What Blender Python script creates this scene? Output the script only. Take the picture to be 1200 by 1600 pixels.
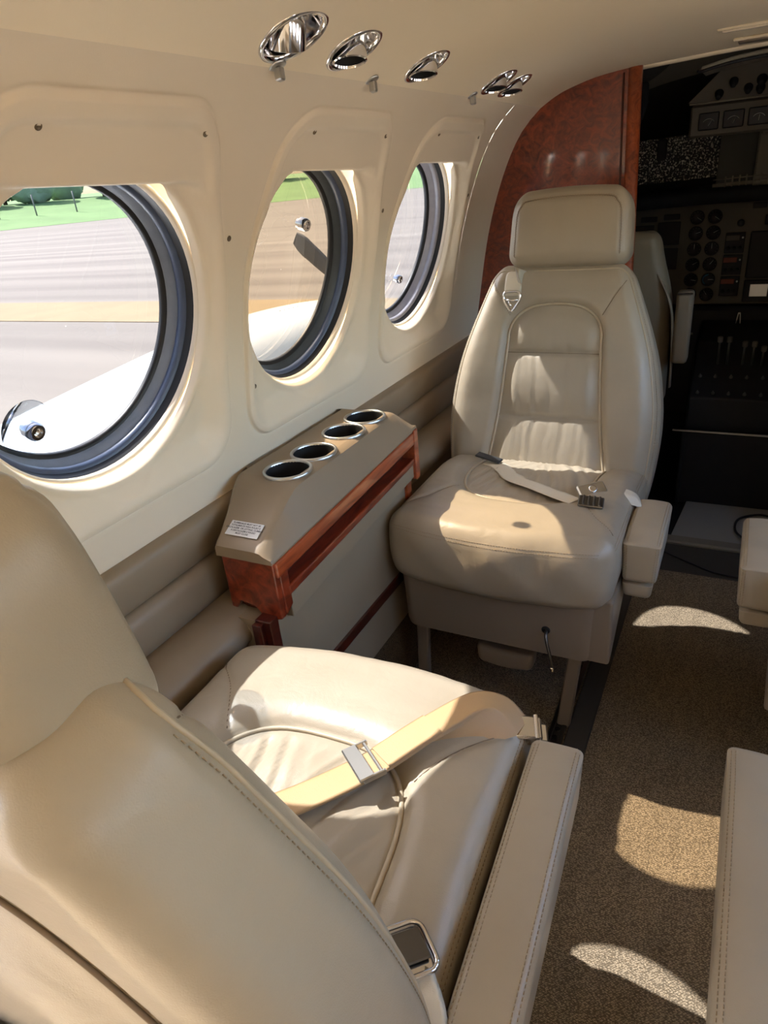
import bpy, math, random
import numpy as np
from mathutils import Matrix, Vector

for o in list(bpy.data.objects):
    bpy.data.objects.remove(o, do_unlink=True)
SC = bpy.context.scene
COL = SC.collection

# ------------------------------------------------------------------ camera, light, exposure
cam_d = bpy.data.cameras.new('camera')
cam = bpy.data.objects.new('camera', cam_d)
COL.objects.link(cam)
SC.camera = cam
cam_d.sensor_fit = 'HORIZONTAL'
cam_d.sensor_width = 36.0
cam_d.lens = 36.0 * 1050 / 1200
cam_d.clip_start = 0.01
cam_d.clip_end = 2000
cam.matrix_world = Matrix(((0.88989394, -0.12786561, 0.4378803, 0.11),
                           (0.44735031, 0.43243863, -0.78286304, 0.0),
                           (-0.0892551, 0.89255096, 0.44202524, 1.2),
                           (0, 0, 0, 1)))

world = bpy.data.worlds.new('world')
SC.world = world
world.use_nodes = True
wn = world.node_tree
wn.nodes.clear()
w_out = wn.nodes.new('ShaderNodeOutputWorld')
w_bg = wn.nodes.new('ShaderNodeBackground')
w_sky = wn.nodes.new('ShaderNodeTexSky')
w_sky.sky_type = 'NISHITA'
w_sky.sun_disc = False
w_sky.sun_elevation = math.radians(51)
w_sky.sun_rotation = math.radians(278)
w_sky.air_density = 1.0
w_sky.dust_density = 3.0
w_sky.ozone_density = 1.0
w_bg.inputs['Strength'].default_value = 1.25
wn.links.new(w_sky.outputs[0], w_bg.inputs['Color'])
wn.links.new(w_bg.outputs[0], w_out.inputs['Surface'])

sun_d = bpy.data.lights.new('sun', 'SUN')
sun_d.energy = 34.0
sun_d.angle = math.radians(0.55)
sun_d.color = (1.0, 0.965, 0.92)
sun = bpy.data.objects.new('sun', sun_d)
COL.objects.link(sun)
sun.rotation_mode = 'QUATERNION'
sun.rotation_quaternion = Vector((0.79, -0.085, -1.0)).to_track_quat('-Z', 'Y')
sun.location = (-8, 1.5, 10)

SC.view_settings.view_transform = 'Standard'
SC.view_settings.look = 'None'
SC.view_settings.gamma = 1.0
SC.view_settings.use_curve_mapping = False
SC.view_settings.exposure = 1.3

# ------------------------------------------------------------------ helpers
MX = 0.09          # the cabin's middle line
RND = random.Random(7)


def lin(c):
    return tuple(((v / 255.0) / 12.92 if v / 255.0 <= 0.04045 else (((v / 255.0) + 0.055) / 1.055) ** 2.4) for v in c)


def tag(o, label=None, cat=None, group=None, kind=None):
    if label: o['label'] = label
    if cat: o['category'] = cat
    if group: o['group'] = group
    if kind: o['kind'] = kind
    return o


def thing(name, loc, label, cat, group=None, rz=0.0):
    o = bpy.data.objects.new(name, None)
    o.empty_display_size = 0.05
    COL.objects.link(o)
    o.location = loc
    o.rotation_euler = (0, 0, rz)
    tag(o, label, cat, group)
    return o


def link(name, me, mat=None, parent=None, smooth=True):
    if mat is not None and len(me.materials) == 0:
        me.materials.append(mat)
    if smooth and len(me.polygons):
        me.polygons.foreach_set('use_smooth', [True] * len(me.polygons))
    o = bpy.data.objects.new(name, me)
    COL.objects.link(o)
    if parent is not None:
        o.parent = parent
    return o


class Geo:
    """collects vertices and faces for one mesh object"""
    def __init__(self):
        self.v = []
        self.f = []
        self.n = 0

    def add(self, V, F):
        V = np.asarray(V, float).reshape(-1, 3)
        self.v.append(V)
        for q in F:
            self.f.append(tuple(int(i) + self.n for i in q))
        self.n += len(V)
        return self

    def grid(self, P, wrap_u=False, wrap_v=False, flip=False):
        P = np.asarray(P, float)
        n, m = P.shape[:2]
        F = []
        for i in range(n if wrap_u else n - 1):
            for j in range(m if wrap_v else m - 1):
                a = i * m + j
                b = ((i + 1) % n) * m + j
                c = ((i + 1) % n) * m + (j + 1) % m
                d = i * m + (j + 1) % m
                F.append((a, d, c, b) if flip else (a, b, c, d))
        return self.add(P.reshape(-1, 3), F)

    def box(self, c, s, rot=None, bevel=0.0):
        c = np.array(c, float)
        h = np.array(s, float) / 2
        b = min(bevel, h.min() * 0.9)
        if b <= 0:
            V = np.array([[x, y, z] for x in (-1, 1) for y in (-1, 1) for z in (-1, 1)]) * h
            F = [(0, 1, 3, 2), (4, 6, 7, 5), (0, 4, 5, 1), (2, 3, 7, 6), (0, 2, 6, 4), (1, 5, 7, 3)]
        else:
            V = []; idx = {}
            for sx in (-1, 1):
                for sy in (-1, 1):
                    for sz in (-1, 1):
                        for k in range(3):
                            p = [sx * h[0], sy * h[1], sz * h[2]]
                            for q in range(3):
                                if q != k: p[q] -= (sx, sy, sz)[q] * b
                            idx[(sx, sy, sz, k)] = len(V); V.append(p)
            F = []
            for k in range(3):
                a1, a2 = [(1, 2), (2, 0), (0, 1)][k]
                for s_ in (-1, 1):
                    loop = []
                    for (u, w) in ((-1, -1), (1, -1), (1, 1), (-1, 1)):
                        key = [0, 0, 0]; key[k] = s_; key[a1] = u; key[a2] = w
                        loop.append(idx[(key[0], key[1], key[2], k)])
                    F.append(loop if s_ > 0 else loop[::-1])
            for k in range(3):
                a1, a2 = [(1, 2), (2, 0), (0, 1)][k]
                for u in (-1, 1):
                    for w in (-1, 1):
                        k1 = [0, 0, 0]; k1[a1] = u; k1[a2] = w
                        k0 = list(k1); k0[k] = -1; k2 = list(k1); k2[k] = 1
                        loop = [idx[(*k0, a1)], idx[(*k2, a1)], idx[(*k2, a2)], idx[(*k0, a2)]]
                        F.append(loop if u * w < 0 else loop[::-1])
            for sx in (-1, 1):
                for sy in (-1, 1):
                    for sz in (-1, 1):
                        t = [idx[(sx, sy, sz, 0)], idx[(sx, sy, sz, 1)], idx[(sx, sy, sz, 2)]]
                        F.append(t if sx * sy * sz > 0 else t[::-1])
            V = np.array(V, float)
        if rot is not None:
            V = V @ np.array(rot).T
        return self.add(V + c, F)

    def tube(self, pts, r, seg=8, closed=False, caps=True, flat=1.0, up=None):
        P = np.asarray(pts, float)
        n = len(P)
        if closed:
            T = np.roll(P, -1, 0) - np.roll(P, 1, 0)
        else:
            T = np.gradient(P, axis=0)
        T /= np.linalg.norm(T, axis=1)[:, None] + 1e-12
        u = np.array(up, float) if up is not None else (np.array([0, 0, 1.0]) if abs(T[0][2]) < 0.9 else np.array([1.0, 0, 0]))
        R = np.broadcast_to(np.asarray(r, float), (n,))
        G = np.zeros((n, seg, 3))
        for i in range(n):
            u = u - T[i] * u.dot(T[i]); u /= np.linalg.norm(u) + 1e-12
            w = np.cross(T[i], u)
            for k in range(seg):
                a = 2 * math.pi * k / seg
                G[i, k] = P[i] + R[i] * (math.cos(a) * u * flat + math.sin(a) * w)
        base = self.n
        self.grid(G, wrap_u=closed, wrap_v=True)
        if caps and not closed:
            self.f.append(tuple(base + k for k in range(seg)))
            self.f.append(tuple(base + (n - 1) * seg + k for k in range(seg))[::-1])
        return self

    def lathe(self, prof, seg=32, M=None, cap0=False, cap1=False, closed=False):
        """prof: list of (radius, height) about the local z axis, M: 4x4 numpy frame"""
        G = np.zeros((len(prof), seg, 3))
        for i, (r, h) in enumerate(prof):
            for k in range(seg):
                a = 2 * math.pi * k / seg
                G[i, k] = (r * math.cos(a), r * math.sin(a), h)
        if M is not None:
            G = G @ M[:3, :3].T + M[:3, 3]
        base = self.n
        self.grid(G, wrap_u=closed, wrap_v=True, flip=True)
        if cap0: self.f.append(tuple(base + k for k in range(seg))[::-1])
        if cap1: self.f.append(tuple(base + (len(prof) - 1) * seg + k for k in range(seg)))
        return self

    def prism(self, poly, axis, a, b):
        """poly in the two other axes, extruded along axis from a to b"""
        n = len(poly)
        o = [(1, 2), (0, 2), (0, 1)][axis]
        V = []
        for t in (a, b):
            for p in poly:
                q = [0, 0, 0]; q[axis] = t; q[o[0]] = p[0]; q[o[1]] = p[1]
                V.append(q)
        F = [tuple(range(n))[::-1], tuple(range(n, 2 * n))]
        for i in range(n):
            j = (i + 1) % n
            F.append((i, j, n + j, n + i))
        return self.add(V, F)

    def mesh(self, name='mesh'):
        me = bpy.data.meshes.new(name)
        V = np.concatenate(self.v) if self.v else np.zeros((0, 3))
        me.from_pydata(V.tolist(), [], self.f)
        me.update()
        return me

    def build(self, name, mat, parent=None, smooth=True, bevel=0.0, fix=False, sub=0, angle=None):
        me = self.mesh(name)
        if fix:
            import bmesh
            bm = bmesh.new(); bm.from_mesh(me)
            bmesh.ops.recalc_face_normals(bm, faces=bm.faces)
            bm.to_mesh(me); bm.free()
        o = link(name, me, mat, parent, smooth)
        if angle is not None:
            me.set_sharp_from_angle(angle=math.radians(angle))
        if bevel:
            m = o.modifiers.new('bevel', 'BEVEL'); m.width = bevel; m.segments = 3; m.limit_method = 'ANGLE'
            m.angle_limit = math.radians(35); m.harden_normals = False
        if sub:
            m = o.modifiers.new('sub', 'SUBSURF'); m.levels = sub; m.render_levels = sub
        return o


def frame(origin, zdir, xhint=(0, 1, 0)):
    z = np.array(zdir, float); z /= np.linalg.norm(z)
    x = np.array(xhint, float); x -= z * x.dot(z); x /= np.linalg.norm(x)
    y = np.cross(z, x)
    M = np.eye(4); M[:3, 0] = x; M[:3, 1] = y; M[:3, 2] = z; M[:3, 3] = origin
    return M


def sstep(x, a, b):
    t = np.clip((np.asarray(x, float) - a) / (b - a), 0, 1)
    return t * t * (3 - 2 * t)


def catmull(P, n=12, closed=False):
    P = [np.array(p, float) for p in P]
    out = []
    m = len(P)
    for i in range(m if closed else m - 1):
        if closed:
            p0, p1, p2, p3 = P[i - 1], P[i], P[(i + 1) % m], P[(i + 2) % m]
        else:
            p1, p2 = P[i], P[i + 1]
            p0 = P[i - 1] if i > 0 else 2 * p1 - p2
            p3 = P[i + 2] if i + 2 < m else 2 * p2 - p1
        for k in range(n):
            t = k / n
            out.append(0.5 * ((2 * p1) + (-p0 + p2) * t + (2 * p0 - 5 * p1 + 4 * p2 - p3) * t * t + (-p0 + 3 * p1 - 3 * p2 + p3) * t ** 3))
    if not closed: out.append(P[-1])
    return np.array(out)


# ------------------------------------------------------------------ materials
def mat_new(name):
    m = bpy.data.materials.new(name)
    m.use_nodes = True
    nt = m.node_tree
    nt.nodes.clear()
    out = nt.nodes.new('ShaderNodeOutputMaterial')
    b = nt.nodes.new('ShaderNodeBsdfPrincipled')
    nt.links.new(b.outputs[0], out.inputs[0])
    return m, nt, b, out


def mat_basic(name, rgb, rough=0.5, metal=0.0, spec=0.5, var=0.08, vscale=6.0, bump=0.0, bscale=200.0, coat=0.0, bdist=0.001, detail=3.0, sheen=0.0):
    m, nt, b, out = mat_new(name)
    c = lin(rgb)
    tc = nt.nodes.new('ShaderNodeTexCoord')
    nz = nt.nodes.new('ShaderNodeTexNoise')
    nz.inputs['Scale'].default_value = vscale
    nz.inputs['Detail'].default_value = detail
    nt.links.new(tc.outputs['Object'], nz.inputs['Vector'])
    mix = nt.nodes.new('ShaderNodeMix'); mix.data_type = 'RGBA'
    mix.inputs[6].default_value = (*[v * (1 - var) for v in c], 1)
    mix.inputs[7].default_value = (*[min(1, v * (1 + var)) for v in c], 1)
    nt.links.new(nz.outputs['Fac'], mix.inputs[0])
    nt.links.new(mix.outputs[2], b.inputs['Base Color'])
    b.inputs['Roughness'].default_value = rough
    b.inputs['Metallic'].default_value = metal
    b.inputs['Specular IOR Level'].default_value = spec
    b.inputs['Coat Weight'].default_value = coat
    b.inputs['Coat Roughness'].default_value = 0.12
    if bump:
        n2 = nt.nodes.new('ShaderNodeTexNoise')
        n2.inputs['Scale'].default_value = bscale
        n2.inputs['Detail'].default_value = 2
        nt.links.new(tc.outputs['Object'], n2.inputs['Vector'])
        bp = nt.nodes.new('ShaderNodeBump')
        bp.inputs['Strength'].default_value = bump
        bp.inputs['Distance'].default_value = bdist
        nt.links.new(n2.outputs['Fac'], bp.inputs['Height'])
        nt.links.new(bp.outputs[0], b.inputs['Normal'])
    return m


def mat_leather(name, rgb, rough=0.36, grain=0.35, crease=0.25, stretch=(1, 1, 1)):
    m, nt, b, out = mat_new(name)
    c = lin(rgb)
    L = nt.links.new
    tc = nt.nodes.new('ShaderNodeTexCoord')
    nz = nt.nodes.new('ShaderNodeTexNoise'); nz.inputs['Scale'].default_value = 7; nz.inputs['Detail'].default_value = 5
    L(tc.outputs['Object'], nz.inputs['Vector'])
    mix = nt.nodes.new('ShaderNodeMix'); mix.data_type = 'RGBA'
    mix.inputs[6].default_value = (c[0] * 0.86, c[1] * 0.84, c[2] * 0.82, 1)
    mix.inputs[7].default_value = (min(1, c[0] * 1.1), min(1, c[1] * 1.1), min(1, c[2] * 1.1), 1)
    L(nz.outputs['Fac'], mix.inputs[0]); L(mix.outputs[2], b.inputs['Base Color'])
    vo = nt.nodes.new('ShaderNodeTexVoronoi'); vo.feature = 'DISTANCE_TO_EDGE'; vo.inputs['Scale'].default_value = 520
    L(tc.outputs['Object'], vo.inputs['Vector'])
    b1 = nt.nodes.new('ShaderNodeBump'); b1.inputs['Strength'].default_value = grain; b1.inputs['Distance'].default_value = 0.0004
    L(vo.outputs['Distance'], b1.inputs['Height'])
    mp = nt.nodes.new('ShaderNodeMapping'); mp.inputs['Scale'].default_value = stretch
    L(tc.outputs['Object'], mp.inputs['Vector'])
    n2 = nt.nodes.new('ShaderNodeTexNoise'); n2.inputs['Scale'].default_value = 28; n2.inputs['Detail'].default_value = 4
    n2.inputs['Distortion'].default_value = 0.6
    L(mp.outputs[0], n2.inputs['Vector'])
    b2 = nt.nodes.new('ShaderNodeBump'); b2.inputs['Strength'].default_value = crease; b2.inputs['Distance'].default_value = 0.004
    L(n2.outputs['Fac'], b2.inputs['Height']); L(b1.outputs[0], b2.inputs['Normal'])
    L(b2.outputs[0], b.inputs['Normal'])
    rr = nt.nodes.new('ShaderNodeMapRange')
    rr.inputs['To Min'].default_value = rough - 0.06; rr.inputs['To Max'].default_value = rough + 0.1
    L(nz.outputs['Fac'], rr.inputs['Value']); L(rr.outputs[0], b.inputs['Roughness'])
    b.inputs['Specular IOR Level'].default_value = 0.5
    return m


def mat_wood(name, dark, light, axis_scale=(9, 2, 9)):
    m, nt, b, out = mat_new(name)
    L = nt.links.new
    tc = nt.nodes.new('ShaderNodeTexCoord')
    mp = nt.nodes.new('ShaderNodeMapping'); mp.inputs['Scale'].default_value = axis_scale
    L(tc.outputs['Object'], mp.inputs['Vector'])
    n1 = nt.nodes.new('ShaderNodeTexNoise'); n1.inputs['Scale'].default_value = 3.0; n1.inputs['Detail'].default_value = 8
    n1.inputs['Distortion'].default_value = 2.2; n1.inputs['Roughness'].default_value = 0.62
    L(mp.outputs[0], n1.inputs['Vector'])
    cr = nt.nodes.new('ShaderNodeValToRGB')
    cr.color_ramp.elements[0].position = 0.3; cr.color_ramp.elements[0].color = (*lin(dark), 1)
    cr.color_ramp.elements[1].position = 0.72; cr.color_ramp.elements[1].color = (*lin(light), 1)
    L(n1.outputs['Fac'], cr.inputs[0]); L(cr.outputs[0], b.inputs['Base Color'])
    b.inputs['Roughness'].default_value = 0.28
    b.inputs['Coat Weight'].default_value = 0.9
    b.inputs['Coat Roughness'].default_value = 0.07
    return m


def mat_carpet(name, rgb):
    m, nt, b, out = mat_new(name)
    L = nt.links.new
    c = lin(rgb)
    tc = nt.nodes.new('ShaderNodeTexCoord')
    mp = nt.nodes.new('ShaderNodeMapping'); mp.inputs['Scale'].default_value = (1.0, 1.7, 1); mp.inputs['Rotation'].default_value = (0, 0, 0.5)
    L(tc.outputs['Object'], mp.inputs['Vector'])
    vo = nt.nodes.new('ShaderNodeTexVoronoi'); vo.inputs['Scale'].default_value = 260; vo.inputs['Randomness'].default_value = 0.55
    L(mp.outputs[0], vo.inputs['Vector'])
    nz = nt.nodes.new('ShaderNodeTexNoise'); nz.inputs['Scale'].default_value = 14; nz.inputs['Detail'].default_value = 6
    mp2 = nt.nodes.new('ShaderNodeMapping'); mp2.inputs['Scale'].default_value = (2.4, 0.6, 1)
    L(tc.outputs['Object'], mp2.inputs['Vector']); L(mp2.outputs[0], nz.inputs['Vector'])
    cr = nt.nodes.new('ShaderNodeValToRGB')
    cr.color_ramp.elements[0].position = 0.0; cr.color_ramp.elements[0].color = (c[0] * 1.55, c[1] * 1.5, c[2] * 1.4, 1)
    cr.color_ramp.elements[1].position = 0.62; cr.color_ramp.elements[1].color = (c[0] * 0.35, c[1] * 0.33, c[2] * 0.3, 1)
    L(vo.outputs['Distance'], cr.inputs[0])
    mix = nt.nodes.new('ShaderNodeMix'); mix.data_type = 'RGBA'; mix.blend_type = 'MULTIPLY'; mix.inputs[0].default_value = 0.7
    mr = nt.nodes.new('ShaderNodeMapRange'); mr.inputs['To Min'].default_value = 0.6; mr.inputs['To Max'].default_value = 1.35
    L(nz.outputs['Fac'], mr.inputs['Value'])
    cx = nt.nodes.new('ShaderNodeCombineXYZ')
    for i in range(3): L(mr.outputs[0], cx.inputs[i])
    L(cr.outputs[0], mix.inputs[6]); L(cx.outputs[0], mix.inputs[7])
    L(mix.outputs[2], b.inputs['Base Color'])
    bp = nt.nodes.new('ShaderNodeBump'); bp.inputs['Strength'].default_value = 0.9; bp.inputs['Distance'].default_value = 0.002; bp.invert = True
    L(vo.outputs['Distance'], bp.inputs['Height']); L(bp.outputs[0], b.inputs['Normal'])
    b.inputs['Roughness'].default_value = 0.95
    b.inputs['Specular IOR Level'].default_value = 0.15
    return m


def mat_glass(name, tint=(1, 1, 1), ior=1.35):
    m = bpy.data.materials.new(name); m.use_nodes = True
    nt = m.node_tree; nt.nodes.clear()
    L = nt.links.new
    out = nt.nodes.new('ShaderNodeOutputMaterial')
    tr = nt.nodes.new('ShaderNodeBsdfTransparent'); tr.inputs[0].default_value = (*tint, 1)
    gl = nt.nodes.new('ShaderNodeBsdfGlossy'); gl.inputs['Roughness'].default_value = 0.02
    fr = nt.nodes.new('ShaderNodeFresnel'); fr.inputs['IOR'].default_value = ior
    mx = nt.nodes.new('ShaderNodeMixShader')
    L(fr.outputs[0], mx.inputs[0]); L(tr.outputs[0], mx.inputs[1]); L(gl.outputs[0], mx.inputs[2]); L(mx.outputs[0], out.inputs[0])
    return m


M = {}
M['cream'] = mat_basic('cream moulded trim', (226, 211, 186), 0.55, var=0.03, vscale=3, bump=0.12, bscale=600, bdist=0.0006)
M['headliner'] = mat_basic('cream headliner', (238, 222, 192), 0.6, var=0.03, vscale=3, bump=0.15, bscale=450, bdist=0.0006)
M['leather'] = mat_leather('taupe seat leather', (160, 149, 130))
M['leather_center'] = mat_leather('creased seat leather', (168,161,149), rough=0.33, crease=0.45, stretch=(1, 0.35, 0.35))
M['leather_wall'] = mat_leather('wall leather', (142, 125, 102), rough=0.45, grain=0.2, crease=0.03)
M['panel'] = mat_leather('sidewall leather', (148, 132, 108), rough=0.5, grain=0.3, crease=0.03)
M['skirt'] = mat_basic('seat base shell', (128, 115, 100), 0.42, var=0.04, bump=0.1, bscale=700)
M['thread'] = mat_basic('tan thread', (156, 138, 114), 0.8)
M['seam'] = mat_basic('dark brown seam leather', (112, 94, 72), 0.6)  # plain dark brown for the seam lines
M['pocket'] = mat_basic('gathered grey pocket', (150, 142, 132), 0.35)
M['piping'] = mat_basic('leather piping', (174, 160, 136), 0.4)
M['wood'] = mat_wood('red burl veneer', (80, 24, 12), (156, 62, 32))
M['wood_dark'] = mat_wood('dark red veneer', (48, 14, 8), (92, 30, 18))
M['wood_edge'] = mat_wood('red wood edge', (112, 42, 20), (184, 88, 46))
M['chrome'] = mat_basic('polished chrome', (225, 225, 228), 0.09, metal=1.0, var=0.02)
M['brushed'] = mat_basic('brushed metal', (190, 190, 188), 0.3, metal=1.0, var=0.05)
M['steel_dark'] = mat_basic('dark steel', (110, 108, 104), 0.35, metal=1.0, var=0.1)
M['black'] = mat_basic('black rubber', (16, 17, 20), 0.5, bump=0.1)
M['cup_inside'] = mat_basic('cup well black', (10, 11, 14), 0.7)
M['seal'] = mat_basic('blue grey seal band', (70, 82, 106), 0.38, var=0.2, vscale=40, bump=0.2, bscale=400)
M['seal_light'] = mat_basic('pale seal band', (158, 156, 162), 0.35, var=0.2, vscale=40)
M['seal_mid'] = mat_basic('mid grey seal band', (116, 124, 138), 0.35, var=0.2, vscale=40, bump=0.2, bscale=400)
M['seal_dark'] = mat_basic('dark green grey seal band', (62, 68, 72), 0.4, var=0.2, vscale=40)
M['glass'] = mat_glass('tinted window glass', (0.115, 0.118, 0.124))
M['glass_right'] = mat_glass('right window glass', (0.93, 0.95, 0.97))
M['glass_warm'] = mat_glass('polarised window glass', (0.099, 0.084, 0.064))
M['clear'] = mat_glass('clear disc', (0.80, 0.84, 0.88), 1.14)
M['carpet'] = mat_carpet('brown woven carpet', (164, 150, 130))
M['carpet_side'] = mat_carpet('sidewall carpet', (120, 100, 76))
M['mat_grey'] = mat_basic('grey floor strip', (60, 57, 52), 0.8)
M['sheet'] = mat_basic('pale floor sheet', (150, 148, 140), 0.5)
M['belt'] = mat_basic('tan belt webbing', (176, 144, 102), 0.55, var=0.1, bump=0.4, bscale=900, bdist=0.0008)
M['belt_pale'] = mat_basic('pale belt webbing', (205, 196, 176), 0.6, var=0.1, bump=0.4, bscale=900, bdist=0.0008)
M['screw'] = mat_basic('screw head', (120, 105, 84), 0.35, metal=0.7)
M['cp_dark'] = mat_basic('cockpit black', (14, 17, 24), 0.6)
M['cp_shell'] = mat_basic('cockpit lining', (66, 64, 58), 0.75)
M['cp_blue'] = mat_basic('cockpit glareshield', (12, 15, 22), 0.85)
M['cp_panel'] = mat_basic('instrument panel taupe', (92, 86, 76), 0.6)
M['cp_trim'] = mat_basic('cockpit trim', (128, 122, 108), 0.6)
M['gauge'] = mat_basic('gauge face', (12, 15, 24), 0.5)
M['gauge_glass'] = mat_basic('dark screen', (8, 10, 18), 0.55)
M['white'] = mat_basic('white mark', (215, 215, 210), 0.5)
M['blue_mark'] = mat_basic('blue gauge arc', (40, 110, 150), 0.3)
M['red_mark'] = mat_basic('red display', (120, 50, 34), 0.4)
M['label'] = mat_basic('placard', (222, 224, 226), 0.4, var=0.02)
M['ink'] = mat_basic('placard print', (50, 50, 60), 0.6)
M['paint_white'] = mat_basic('white aircraft paint', (240, 242, 240), 0.25, var=0.02, coat=0.5)
M['paint_grey'] = mat_basic('propeller grey', (62, 64, 68), 0.5)
M['louvre'] = mat_basic('louvre dark', (60, 62, 64), 0.5)


def mat_sunshade():
    m, nt, b, out = mat_new('speckled silver sunshade')
    L = nt.links.new
    tc = nt.nodes.new('ShaderNodeTexCoord')
    n = nt.nodes.new('ShaderNodeTexNoise'); n.inputs['Scale'].default_value = 160; n.inputs['Detail'].default_value = 3
    L(tc.outputs['Object'], n.inputs['Vector'])
    cr = nt.nodes.new('ShaderNodeValToRGB')
    cr.color_ramp.elements[0].position = 0.52; cr.color_ramp.elements[0].color = (*lin((34, 36, 42)), 1)
    cr.color_ramp.elements[1].position = 0.66; cr.color_ramp.elements[1].color = (*lin((235, 230, 215)), 1)
    L(n.outputs['Fac'], cr.inputs[0]); L(cr.outputs[0], b.inputs['Base Color'])
    b.inputs['Roughness'].default_value = 0.6
    return m


def mat_tarmac():
    m, nt, b, out = mat_new('pale concrete apron')
    L = nt.links.new
    tc = nt.nodes.new('ShaderNodeTexCoord')
    mp = nt.nodes.new('ShaderNodeMapping'); mp.inputs['Scale'].default_value = (0.02, 0.6, 1)
    L(tc.outputs['Object'], mp.inputs['Vector'])
    n = nt.nodes.new('ShaderNodeTexNoise'); n.inputs['Scale'].default_value = 1.0; n.inputs['Detail'].default_value = 8
    L(mp.outputs[0], n.inputs['Vector'])
    cr = nt.nodes.new('ShaderNodeValToRGB')
    cr.color_ramp.elements[0].position = 0.3; cr.color_ramp.elements[0].color = (*lin((100, 92, 84)), 1)
    cr.color_ramp.elements[1].position = 0.7; cr.color_ramp.elements[1].color = (*lin((126, 118, 108)), 1)
    L(n.outputs['Fac'], cr.inputs[0]); L(cr.outputs[0], b.inputs['Base Color'])
    b.inputs['Roughness'].default_value = 0.9
    return m


M['shade'] = mat_sunshade()
M['tarmac'] = mat_tarmac()
M['dirt'] = mat_basic('dry yellow dirt strip', (136, 118, 88), 0.95, var=0.15, vscale=1.0)
M['grass'] = mat_basic('green grass', (100, 128, 76), 0.95, var=0.3, vscale=0.15)
M['leaf_hazed'] = mat_basic('haze-paled tree foliage', (150, 170, 150), 0.9, var=0.45, vscale=0.8)  # leaf colour made paler so that distance haze is painted into it
M['bark'] = mat_basic('tree bark', (90, 74, 60), 0.9)
M['post'] = mat_basic('fence post', (120, 120, 116), 0.7)

# ------------------------------------------------------------------ cabin shell
PZ = np.array([0.50, 0.72, 0.80, 0.90, 1.04, 1.15, 1.25, 1.31, 1.345])
PX = np.array([-0.712, -0.704, -0.692, -0.676, -0.648, -0.614, -0.570, -0.527, -0.488])


def _nat_spline(x, y):
    n = len(x); h = np.diff(x)
    A = np.eye(n); r = np.zeros(n)
    for i in range(1, n - 1):
        A[i, i - 1] = h[i - 1]; A[i, i] = 2 * (h[i - 1] + h[i]); A[i, i + 1] = h[i]
        r[i] = 6 * ((y[i + 1] - y[i]) / h[i] - (y[i] - y[i - 1]) / h[i - 1])
    k = np.linalg.solve(A, r)

    def f(t):
        t = np.asarray(t, float)
        i = np.clip(np.searchsorted(x, t) - 1, 0, n - 2)
        dx = t - x[i]; H = h[i]
        return (y[i] + dx * ((y[i + 1] - y[i]) / H - H * (2 * k[i] + k[i + 1]) / 6) + dx ** 2 * k[i] / 2 + dx ** 3 * (k[i + 1] - k[i]) / (6 * H))
    return f


wall_x = _nat_spline(PZ, PX)
WZ = 1.034
WR = 0.210
PITCH = 0.5335
WYS = [0.1195, 0.653, 1.1865, 1.720]
ZLO, ZHI = 0.70, 1.345


def panel_sd(a, b):
    """signed distance-like value, positive inside the window surround outline"""
    hw = 0.241 - 0.050 * sstep(b, 0.02, 0.27)
    cb = 0.006
    hb = 0.268
    rc = np.where(b > 0, 0.075, 0.075)
    qx = np.abs(a) - (hw - rc); qy = np.abs(b - cb) - (hb - rc)
    d = np.sqrt(np.maximum(qx, 0) ** 2 + np.maximum(qy, 0) ** 2) + np.minimum(np.maximum(qx, qy), 0) - rc
    return -d


def fascia_edge(a):
    return 0.180 - 3.0 * np.maximum(0, np.abs(a + 0.0) - 0.13) ** 2 - 0.02 * a


def wall_disp(a, b):
    q = panel_sd(a, b)
    lip = -0.0045 * sstep(q, -0.001, 0.004) + 0.002 * np.exp(-((q + 0.002) / 0.0022) ** 2)
    roll = -0.002 * np.exp(-((q - 0.014) / 0.012) ** 2)
    r = np.sqrt(a ** 2 + b ** 2)
    dish = 0.026 * sstep(q, 0.008, 0.065)
    dish = np.maximum(dish, 0.026 * sstep(-(r - WR), -0.040, 0.0) * sstep(q, 0.0, 0.02))
    shade = 1 - sstep(b, fascia_edge(a), fascia_edge(a) + 0.010)
    top = 0.006 * sstep(q, 0.016, 0.03)
    d = lip + roll + dish * shade + top * (1 - shade)
    # rolled lip round the opening
    low = 1 - sstep(b, fascia_edge(a) - 0.02, fascia_edge(a))
    d = d - 0.0025 * np.exp(-((r - WR - 0.007) / 0.006) ** 2) * low
    d = d + 0.010 * np.clip(1 - (r - WR) / 0.005, 0, 1) ** 2 * low
    return d


def wall_pt(Y, Z, d, side):
    x = wall_x(Z)
    e = 1e-3
    dx = (wall_x(Z + e) - wall_x(Z - e)) / (2 * e)
    n = np.sqrt(1 + dx ** 2)
    X = x - d / n
    Zz = Z + d * dx / n
    if side > 0: X = 2 * MX - X
    return np.stack([X, Y + 0 * X, Zz], -1)


def outline_r(th):
    lo = np.full_like(th, 0.02); hi = np.full_like(th, 0.6)
    for _ in range(40):
        mid = (lo + hi) / 2
        ins = panel_sd(mid * np.cos(th), mid * np.sin(th)) > -0.004
        lo = np.where(ins, mid, lo); hi = np.where(ins, hi, mid)
    return lo


def cell_r(th, yl, yr):
    c = np.cos(th); s = np.sin(th)
    R = np.full_like(th, 9.0)
    with np.errstate(divide='ignore', invalid='ignore'):
        R = np.minimum(R, np.where(c > 1e-9, yr / np.maximum(c, 1e-9), 9))
        R = np.minimum(R, np.where(c < -1e-9, yl / np.maximum(-c, 1e-9), 9))
        R = np.minimum(R, np.where(s > 1e-9, (ZHI - WZ) / np.maximum(s, 1e-9), 9))
        R = np.minimum(R, np.where(s < -1e-9, (WZ - ZLO) / np.maximum(-s, 1e-9), 9))
    return R


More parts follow.
